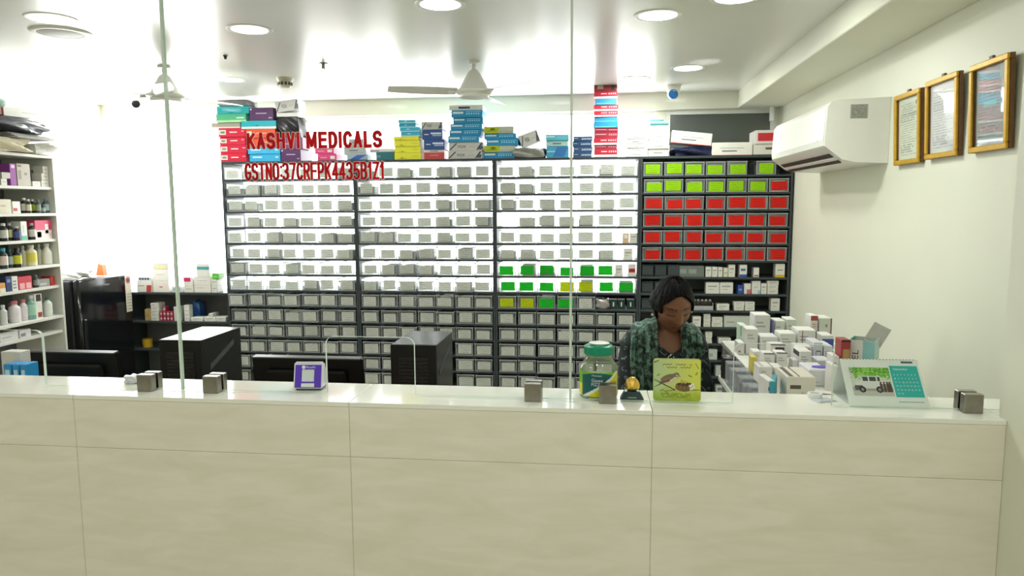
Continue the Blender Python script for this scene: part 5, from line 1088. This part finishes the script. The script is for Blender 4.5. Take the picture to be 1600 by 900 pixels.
def van(u, v):
    c = np.ones(u.shape+(3,))*np.array((.80, .82, .76)); x, y = u, v
    lf = np.sin(x*31+3*np.sin(y*17))*np.sin(y*37+2*np.sin(x*23)); tr = (y > .66+.10*lf) & (x > .10); c[tr] = (.42, .70, .22); c[tr & (lf > .3)] = (.62, .84, .40); c[(y > .62) & (x < .14) & (lf > 0)] = (.55, .70, .36)
    c[(y > .80) & (lf < -.35)] = (.34, .58, .20)
    c[y < .30] = (.62, .62, .58); c[y < .16] = (.74, .74, .70)
    b = (x > .10) & (x < .80) & (y > .26) & (y < .50); c[b] = (.84, .85, .83)
    cab = (x > .24) & (x < .74) & (y >= .48) & (y < .70) & (x > .24+(y-.48)*.35); c[cab] = (.86, .87, .85)
    for x0, x1 in ((.29, .42), (.46, .62), (.65, .72)): c[(x > x0) & (x < x1) & (y > .52) & (y < .66)] = (.25, .28, .28)
    c[(x > .06) & (x < .26) & (y > .20) & (y < .36)] = (.32, .34, .36)
    for wx in (.24, .66): d_ = np.hypot((x-wx)*1.35, y-.22); c[d_ < .11] = (.13, .13, .13); c[d_ < .05] = (.55, .55, .55)
    for px_ in (.72, .80, .88, .94):
        c[(np.abs(x-px_) < .033) & (y > .14) & (y < .42)] = (.30, .22, .20); d_ = np.hypot((x-px_)*1.3, y-.46); c[d_ < .035] = (.28, .20, .16)
    return c
picture('van_photo', .098, .080, 90, 66, van, fp, (-CW/2+.066, -.0012, .030))
mb = MB(); mb.cbox(-.034, .034, -.0016, -.0006, 0, .088, .0004); mp_ = mb.build('month_panel', mat('teal_print', (38, 178, 172), .4, 0, .02), fp, (.056, 0, .028))
text('September', -.026, .074, .036, .007, PWH, mp_, -.0017)
rows_ = ['S M T W T F S'.split()]+[[str(a*7+b+1) for b in range(7)] for a in range(4)]+[['29', '30']]
for r_, L_ in enumerate(rows_):
    for c_, sx in enumerate(L_): text(sx, -.028+.0085*c_, .060-.0105*r_, .0042 if len(sx) > 1 else .0022, .0038, PWH, mp_, -.0017)
mb = MB(); mb.box(-.014, .014, -.0014, -.0006, 0, .005); mb.build('maker_mark', M_('4c5860'), fp, (.068, 0, .124))
mb = MB(); mb.box(-.03, .03, -.0014, -.0006, 0, .002); mb.build('print_line', M_('9cb0b4'), fp, (.055, 0, .014))
# white ring and thin plastic by the right cutout, white clip by the left clamp
P = atZ(1274, 622, CZ); mb = MB(); mb.lathe([(.012, 0), (.018, 0), (.019, .010), (.018, .012), (.012, .012), (.012, 0)], 28, cap=False); tag(mb.build('tape_roll', mat('tape_white', (226, 228, 226), .3), None, (P.x, 1.932, CZ+.0005), smooth=True), 'small white tape roll on the counter left of the calendar', 'tape')
mb = MB()
for i in range(3): mb.cbox(-.028+.004*i, .028-.002*i, -.018+.003*i, .018, .0008*i, .0008*i+.0006, .0002)
tag(mb.build('blister_strip', mat('pale_foil', (206, 216, 222), .25, .2, .05), None, (.585, 1.902, CZ+.0005), (0, 0, .4)), 'pale blue foil strips lying beside the calendar', 'medicine strip')
P = atZ(211, 597, CZ); crumple('wrapper', .04, .035, .022, (P.x, 1.91, CZ+.0005), mat('clip_white', (214, 216, 220), .25), 'crumpled white wrapper beside the leftmost clamp', 'wrapper', 81, .3, n=6)

# ================================================================== THE SEATED WOMAN
TX, HX = .285, .312           # torso and head centre lines
RINGS = [(.50, 3.15, .165, .120), (.58, 3.15, .175, .125), (.70, 3.13, .145, .105), (.80, 3.10, .138, .100), (.90, 3.075, .140, .110), (.97, 3.065, .142, .108), (1.03, 3.065, .134, .092), (1.065, 3.065, .115, .075), (1.09, 3.062, .066, .060)]
def ring_at(z):
    for (z0, y0, a0, b0), (z1, y1, a1, b1) in zip(RINGS[:-1], RINGS[1:]):
        if z <= z1 or z1 == RINGS[-1][0]:
            t = min(1, max(0, (z-z0)/(z1-z0))); return y0+(y1-y0)*t, a0+(a1-a0)*t, b0+(b1-b0)*t
def torso_mb(grow=0, zmin=.0, zmax=9):
    mb = MB(); n = 40; R_ = [r for r in RINGS if zmin <= r[0] <= zmax]
    V = []
    for z, y, a, b in R_:
        for i in range(n):
            an = 2*math.pi*i/n; c, s_ = math.cos(an), math.sin(an); ex = .82
            V.append((TX+(a+grow)*math.copysign(abs(c)**ex, c), y+(b+grow)*math.copysign(abs(s_)**ex, s_), z))
    Fs = [(k*n+i, k*n+(i+1) % n, (k+1)*n+(i+1) % n, (k+1)*n+i) for k in range(len(R_)-1) for i in range(n)]
    Fs += [tuple(reversed(range(n))), tuple((len(R_)-1)*n+i for i in range(n))]
    mb.faces(V, Fs); return mb
def capsule(mb, pts, rs, n=16):
    """tapered limb with round ends through the joints"""
    P = [Vector(p) for p in pts]
    for p, r in zip(P, rs):
        bm = bmesh.new(); bmesh.ops.create_icosphere(bm, subdivisions=2, radius=r); bmesh.ops.translate(bm, vec=p, verts=bm.verts); mb.bm(bm)
    for (a, b), (r0, r1) in zip(zip(P[:-1], P[1:]), zip(rs[:-1], rs[1:])): mb.tube([a, a.lerp(b, .5), b], [r0, (r0+r1)/2, r1], n)
HEADR = Euler((math.radians(19), math.radians(-3), math.radians(13)), 'XYZ').to_matrix()
HC = Vector((HX, 2.985, 1.200))
def head_mb():
    mb = MB(); nu, nv = 120, 90; V = []
    for j in range(1, nv):
        ph = math.pi*j/nv; uz = -math.cos(ph)
        for i in range(nu):
            th = 2*math.pi*i/nu; ux, uy = math.sin(ph)*math.cos(th), math.sin(ph)*math.sin(th)
            lo = max(0, -uz)
            x = ux*.0715*(1-.30*lo**1.6); y = uy*(.088 if uy < 0 else .094)*(1-.22*lo**2 if uy > 0 else 1); z = uz*.112
            if uy < 0:
                y *= 1-.06*abs(ux)
                g = lambda cx, cz, sx, sz: math.exp(-((x-cx)/sx)**2-((z-cz)/sz)**2)
                w_ = min(1, -uy*2.2)
                d = 0
                for s_ in (-1, 1):
                    d += .0105*g(s_*.031, -.002, .016, .0105)            # sockets
                    d -= .0060*g(s_*.031, -.005, .0125, .0075)           # lids
                    d -= .0050*g(s_*.030, .019, .020, .006)              # brow
                    d -= .0055*g(s_*.043, -.032, .018, .016)             # cheek
                    d -= .0050*g(s_*.012, -.041, .007, .006)             # nostril wing
                    d += .0030*g(s_*.028, -.062, .006, .010)
                t = min(1, max(0, (.012-z)/.05)); rz = t if z > -.040 else max(0, 1-(-.040-z)/.009)
                d -= .0190*math.exp(-(x/.0095)**2)*rz                    # nose ridge
                d -= .0065*g(0, -.038, .0085, .0075)                     # tip
                d -= .0075*g(0, -.061, .020, .0055)+.0085*g(0, -.0715, .017, .006)   # lips
                d += .0060*g(0, -.0660, .022, .0022)                     # mouth line
                d += .0045*g(0, -.082, .020, .005)
                d -= .0090*g(0, -.098, .020, .013)                       # chin
                y += d*w_
            V.append((x, y, z))
    Fs = []
    for j in range(nv-2):
        for i in range(nu): Fs.append((j*nu+i, j*nu+(i+1) % nu, (j+1)*nu+(i+1) % nu, (j+1)*nu+i))
    Fs += [tuple(reversed(range(nu))), tuple((nv-2)*nu+i for i in range(nu))]
    # ears
    V = [tuple(HC+HEADR @ Vector(v)) for v in V]; mb.faces(V, Fs)
    for s_ in (-1, 1):
        bm = bmesh.new(); bmesh.ops.create_uvsphere(bm, u_segments=18, v_segments=12, radius=1)
        for v in bm.verts:
            c = v.co; e_ = Vector((c.x*.0085+s_*.071, c.y*.017+.012, c.z*.030-.012)); v.co = HC+HEADR @ e_
        mb.bm(bm)
    return mb
SH = {-1: Vector((TX-.124, 3.065, 1.026)), 1: Vector((TX+.124, 3.065, 1.026))}
EL = {-1: Vector((TX-.158, 3.01, .800)), 1: Vector((TX+.158, 3.01, .800))}
WR = {-1: Vector((TX-.085, 2.735, .765)), 1: Vector((TX+.065, 2.735, .765))}
def remesh(mb, vox, name, smooth_it=2):
    me = mb.mesh(name+'_raw', []) if False else None
    m0 = bpy.data.meshes.new(name); m0.from_pydata([tuple(v) for v in mb.v], [], mb.f)
    bm = bmesh.new(); bm.from_mesh(m0); bmesh.ops.recalc_face_normals(bm, faces=bm.faces); bm.to_mesh(m0); bm.free()
    o = bpy.data.objects.new(name, m0); COL.objects.link(o)
    r = o.modifiers.new('r', 'REMESH'); r.mode = 'VOXEL'; r.voxel_size = vox; r.use_smooth_shade = True
    if smooth_it:
        s_ = o.modifiers.new('s', 'SMOOTH'); s_.iterations = smooth_it; s_.factor = .5
    dg = bpy.context.evaluated_depsgraph_get(); me = bpy.data.meshes.new_from_object(o.evaluated_get(dg))
    bpy.data.objects.remove(o); bpy.data.meshes.remove(m0); me.name = name
    me.polygons.foreach_set('use_smooth', [True]*len(me.polygons)); return me
mb = torso_mb()
hm = head_mb(); n = len(mb.v); mb.v += hm.v; mb.f += [tuple(n+i for i in f) for f in hm.f]; mb.m += hm.m
capsule(mb, [(TX+.006, 3.065, 1.05), (.300, 3.050, 1.10), (HX-.002, 3.015, 1.155)], [.056, .049, .047])
for s_ in (-1, 1):
    capsule(mb, [SH[s_], SH[s_].lerp(EL[s_], .5), EL[s_], EL[s_].lerp(WR[s_], .35), WR[s_]], [.050, .043, .037, .036, .024])
    capsule(mb, [(TX+s_*.06, 3.06, 1.050), SH[s_]], [.045, .050])
    # hand resting on the desk: palm and five curled fingers
    d = (WR[s_]-EL[s_]); d.z = 0; d.normalize(); sd = Vector((d.y, -d.x, 0)); base = WR[s_]+Vector((0, 0, -.006))
    k0 = base+d*.075
    for q in (-1, -.33, .33, 1): capsule(mb, [base, k0+sd*q*.030+Vector((0, 0, .004))], [.021, .0135], 10)
    for q, L_ in ((-1, .058), (-.33, .070), (.33, .074), (1, .066)):
        p0 = k0+sd*q*.030+Vector((0, 0, .004)); p1 = p0+d*L_*.5+Vector((0, 0, .004)); p2 = p1+d*L_*.3+Vector((0, 0, -.012)); p3 = p2+d*L_*.2+Vector((0, 0, -.012))
        capsule(mb, [p0, p1, p2, p3], [.0100, .0090, .0082, .0072], 8)
    th_ = sd*(-s_)
    capsule(mb, [base+d*.02+th_*.016, base+d*.055+th_*.040+Vector((0, 0, -.006)), base+d*.080+th_*.048+Vector((0, 0, -.012)), base+d*.100+th_*.046+Vector((0, 0, -.016))], [.0150, .0120, .0100, .0085], 8)
    hip = Vector((TX+s_*.085, 3.14, .575)); kn = Vector((TX+s_*.105, 2.76, .560)); an = Vector((TX+s_*.10, 2.84, .095))
    capsule(mb, [hip, hip.lerp(kn, .5), kn, kn.lerp(an, .35), an], [.088, .074, .054, .050, .034])
    capsule(mb, [an+Vector((0, .02, -.055)), an+Vector((0, -.07, -.062)), an+Vector((0, -.16, -.070))], [.034, .030, .022])
body_me = remesh(mb, .0038, 'person', 2)
# colour of the skin and of its own features
co = np.zeros(len(body_me.vertices)*3); body_me.vertices.foreach_get('co', co); co = co.reshape(-1, 3)
loc = (co-np.array(HC)) @ np.array(HEADR)     # into head space
x, y, z = loc[:, 0], loc[:, 1], loc[:, 2]; front = (y < -.045) & (np.abs(z) < .12)
skin = np.tile(np.array((134, 88, 62))/255., (len(co), 1))
def paint(mask, col, k_=1.0):
    kk = (mask*k_)[:, None]; skin[:] = skin*(1-kk)+np.array(col)/255.*kk
def gs(cx, cz, sx, sz): return np.exp(-((x-cx)/sx)**2-((z-cz)/sz)**2)*front
for s_ in (-1, 1):
    bz = .0205-.10*(np.abs(x-s_*.030)**2)/.03
    paint(((np.abs(x-s_*.031) < .0185) & (np.abs(z-bz) < .0032)) & front, (26, 18, 16), .85)
    lz = -.0105+4.5*(x-s_*.031)**2*3
    paint(((np.abs(x-s_*.031) < .0155) & (np.abs(z-lz) < .0026)) & front, (18, 12, 12), .95)
    paint(gs(s_*.031, -.003, .014, .007), (104, 66, 48), .5)
paint(gs(0, -.062, .020, .0050)+gs(0, -.0710, .016, .0050), (120, 58, 54), .75)
paint(((np.abs(x) < .020) & (np.abs(z+.0660) < .0016)) & front, (66, 30, 28), .9)
lin = np.where(skin <= .04045, skin/12.92, ((skin+.055)/1.055)**2.4)
at = body_me.attributes.new('print', 'FLOAT_COLOR', 'POINT'); c4 = np.ones((len(co), 4)); c4[:, :3] = lin; at.data.foreach_set('color', c4.ravel())
SKIN = attrmat('skin', .5); SKIN.node_tree.nodes['Principled BSDF'].inputs['Subsurface Weight'].default_value = 0.0
body_me.materials.clear(); body_me.materials.append(SKIN)
person = tag(link('person', body_me), 'woman in dark green patterned kurta and scarf, looking down, seated behind the counter', 'person')
# hair: swept back from a centre parting into a low knot
HAIR = mat('black_hair', (5, 5, 6), .5, 0, .4, 60, .1, .4)
mb = MB(); nu, nv = 96, 64; V = []; keep = {}
for j in range(nv+1):
    ph = math.pi*j/nv; uz = -math.cos(ph)
    for i in range(nu):
        th = 2*math.pi*i/nu; ux, uy = math.sin(ph)*math.cos(th), math.sin(ph)*math.sin(th); lo = max(0, -uz)
        k_ = 1.0+.012*math.sin(th*23+uz*6)+.008*math.sin(th*41)
        rx = .0825 if uy > -.4 else .0800
        V.append((ux*rx*(1-.10*lo)*k_, uy*(.0985 if uy < 0 else .110)*k_, uz*.1205*k_+.004-(.006 if abs(ux) < .05 and uz > .6 and uy < .3 else 0)))
        hl = .60-.62*max(0, abs(ux)-.05)**1.5 if uy < -.15 else -.50+.10*uy
        if uy < -.15 and abs(ux) > .80: hl = -.12
        keep[(j, i)] = uz > hl
Fs = []
for j in range(nv):
    for i in range(nu):
        if keep[(j, i)] and keep[(j+1, i)] and keep[(j, (i+1) % nu)] and keep[(j+1, (i+1) % nu)]: Fs.append((j*nu+i, j*nu+(i+1) % nu, (j+1)*nu+(i+1) % nu, (j+1)*nu+i))
mb.faces([tuple(HC+HEADR @ Vector(v)) for v in V], Fs)
hair_me = mb.mesh('hair', HAIR, True); bm = bmesh.new(); bm.from_mesh(hair_me); bmesh.ops.delete(bm, geom=[v for v in bm.verts if not v.link_faces], context='VERTS'); bmesh.ops.remove_doubles(bm, verts=bm.verts, dist=1e-5)
r = bmesh.ops.extrude_face_region(bm, geom=list(bm.faces)); vs_ = [e_ for e_ in r['geom'] if isinstance(e_, bmesh.types.BMVert)]
for v in vs_: v.co = HC+(v.co-HC)*.90
bmesh.ops.recalc_face_normals(bm, faces=bm.faces); bm.to_mesh(hair_me); bm.free()
hair = link('hair', hair_me, person)
mb = MB(); bm = bmesh.new(); bmesh.ops.create_uvsphere(bm, u_segments=32, v_segments=20, radius=1)
for v in bm.verts:
    c = v.co; k_ = 1+.04*math.sin(8*math.atan2(c.z, c.x)+5*c.y); v.co = HC+HEADR @ Vector((c.x*.050*k_-.012, c.y*.040+.115, c.z*.046*k_-.030))
mb.bm(bm); mb.build('hair_knot', HAIR, hair, smooth=True)
mb = MB(); bm = bmesh.new(); bmesh.ops.create_uvsphere(bm, u_segments=24, v_segments=16, radius=1)
for v in bm.verts: c = v.co; v.co = HC+HEADR @ Vector((c.x*.022-.066, c.y*.050+.020, c.z*.048+.012))
mb.bm(bm); mb.build('hair_side', HAIR, hair, smooth=True)
for s_ in (-1, 1):
    mb = MB(); bm = bmesh.new(); bmesh.ops.create_uvsphere(bm, u_segments=12, v_segments=8, radius=.0065); bmesh.ops.translate(bm, vec=HC+HEADR @ Vector((s_*.081, .006, -.042)), verts=bm.verts); mb.bm(bm); mb.build('earring', mat('pearl', (206, 200, 184), .2, .3), person, smooth=True)
mb = MB(); bm = bmesh.new(); bmesh.ops.create_uvsphere(bm, u_segments=10, v_segments=8, radius=.0025); bmesh.ops.translate(bm, vec=HC+HEADR @ Vector((0, -.0915, .030)), verts=bm.verts); mb.bm(bm); mb.build('forehead_dot', mat('bindi', (150, 110, 90), .4), person)
# kurta
def motif(name, base, light, scale, thr, dark=None, metric='MANHATTAN'):
    M = bpy.data.materials.new(name); M.use_nodes = True; nt = M.node_tree; N = nt.nodes; L = nt.links; b = N['Principled BSDF']; b.inputs['Roughness'].default_value = .75
    tc = N.new('ShaderNodeTexCoord'); vo = N.new('ShaderNodeTexVoronoi'); vo.distance = metric; vo.inputs['Scale'].default_value = scale; vo.inputs['Randomness'].default_value = .35
    L.new(tc.outputs['Object'], vo.inputs['Vector'])
    rp = N.new('ShaderNodeValToRGB'); L.new(vo.outputs['Distance'], rp.inputs[0]); cr = rp.color_ramp; cr.interpolation = 'CONSTANT'
    cr.elements[0].position = 0; cr.elements[0].color = srgb(light)+(1,); cr.elements[1].position = thr*.45; cr.elements[1].color = srgb(base)+(1,)
    e_ = cr.elements.new(thr*.8); e_.color = srgb(light)+(1,); e_ = cr.elements.new(thr); e_.color = srgb(base)+(1,)
    nz = N.new('ShaderNodeTexNoise'); nz.inputs['Scale'].default_value = 45; nz.inputs['Detail'].default_value = 4; L.new(tc.outputs['Object'], nz.inputs['Vector'])
    r2 = N.new('ShaderNodeValToRGB'); L.new(nz.outputs['Fac'], r2.inputs[0]); r2.color_ramp.elements[0].position = .44; r2.color_ramp.elements[1].position = .56
    mx = N.new('ShaderNodeMix'); mx.data_type = 'RGBA'; L.new(r2.outputs[0], mx.inputs[0]); mx.inputs[6].default_value = srgb(dark or base)+(1,); L.new(rp.outputs[0], mx.inputs[7]); L.new(mx.outputs[2], b.inputs['Base Color'])
    MATS[name] = M; return M
KUR = motif('kurta_print', (14, 28, 30), (120, 138, 132), 26, .62)
mb = torso_mb(.010, .0, 1.07)
for s_ in (-1, 1):
    capsule(mb, [SH[s_], SH[s_].lerp(EL[s_], .5), EL[s_], EL[s_].lerp(WR[s_], .5), EL[s_].lerp(WR[s_], .92)], [.058, .054, .049, .046, .037])
    capsule(mb, [(TX+s_*.06, 3.062, 1.048), SH[s_]], [.055, .058])
    hip = Vector((TX+s_*.085, 3.14, .575)); kn = Vector((TX+s_*.105, 2.76, .560)); capsule(mb, [hip, hip.lerp(kn, .5), kn], [.102, .092, .074])
kur_me = remesh(mb, .006, 'kurta', 3)
bm = bmesh.new(); bm.from_mesh(kur_me)
for v in bm.verts:      # soft folds
    v.co += v.normal*(.0022*math.sin(v.co.z*95+v.co.x*40)+.0015*math.sin(v.co.x*130+v.co.y*60))
dead = []
for f in bm.faces:
    c = f.calc_center_median(); xx = abs(c.x-(TX+.022)); 
    if c.z > 1.066 and xx < .078: dead.append(f)
    elif c.y < 3.05 and c.z > 1.005 and xx < .058*min(1, ((c.z-1.005)/.045))**.6: dead.append(f)
bmesh.ops.delete(bm, geom=dead, context='FACES'); bm.to_mesh(kur_me); bm.free()
kur_me.materials.clear(); kur_me.materials.append(KUR); kurta = link('kurta', kur_me, person)
rnd = random.Random(9)
for q in range(26):
    zz = 1.000-.0032*q; xx = TX+.020+rnd.uniform(-.013, .013)*(1.0); yc, a, b = ring_at(zz); yy = yc-(b+.0115)*(1-abs((xx-TX)/(a+.01))**2.44)**.41
    mb = MB(); bm = bmesh.new(); bmesh.ops.create_icosphere(bm, subdivisions=1, radius=.0034); bmesh.ops.translate(bm, vec=(xx, yy-.003, zz), verts=bm.verts); mb.bm(bm); mb.build('bead', mat('bead_white', (214, 216, 206), .3), kurta)
# scarf: one panel over each shoulder
SCF = motif('scarf_print', (74, 112, 96), (120, 146, 132), 38, .5, (28, 46, 40), 'EUCLIDEAN')
def scarf(x_in, x_out, zend, seed):
    nu, nv = 18, 60; V = []
    for j in range(nv+1):
        t = j/nv
        for i in range(nu+1):
            u = i/nu; X = x_in+(x_out-x_in)*u; s_ = abs(X-TX)
            ztop = 1.108-.35*max(0, s_-.055)-.9*max(0, s_-.13)**1.2
            if t < .22: k_ = t/.22; Y = 3.185-.020*k_; Z = .90+(ztop-.03-.90)*k_
            elif t < .40:
                k_ = (t-.22)/.18; a = math.pi*k_; Y = 3.065+.100*math.cos(a); Z = ztop-.03+.055*math.sin(a)
            else:
                k_ = (t-.40)/.60; Z = ztop-.03+(zend-ztop+.03)*k_; yc, a, b = ring_at(min(Z, 1.03)); rr = min(.93, abs((X-TX)/(a+.012)))
                Yf = yc-(b+.014)*(1-rr**2.44)**.41-.012; k2 = min(1, k_*5); Y = (2.965)*(1-k2)+Yf*k2; Y = min(Y, 2.985)
            fold = .006*math.sin(u*21+seed+2*t)+.003*math.sin(u*47+seed)
            V.append((X+.006*math.sin(t*9+seed), Y-(fold if t > .3 else -fold)-.004, Z+(.004*math.sin(u*17+seed) if .2 < t < .42 else 0)))
    mb = MB(); mb.faces(V, [(j*(nu+1)+i, j*(nu+1)+i+1, (j+1)*(nu+1)+i+1, (j+1)*(nu+1)+i) for j in range(nv) for i in range(nu)])
    o = mb.build('scarf', SCF, person, smooth=True); so = o.modifiers.new('thickness', 'SOLIDIFY'); so.thickness = .0025; so.offset = 0; return o
scarf(TX-.030, TX-.138, .66, .4); scarf(TX+.062, TX+.150, .66, 2.1)
# stool under her
t = thing('stool', 'round stool the woman sits on, behind the counter', 'stool', (TX, 3.15, 0))
mb = MB(); mb.lathe([(.15, .44), (.165, .445), (.17, .46), (.165, .475), (.14, .48)], 32); mb.build('seat', blk, t, smooth=True)
for i in range(4):
    a = math.pi/4+i*math.pi/2; mb = MB(); mb.tube([(.12*math.cos(a), .12*math.sin(a), .44), (.17*math.cos(a), .17*math.sin(a), 0)], .012, 8); mb.build('leg', STEEL, t)
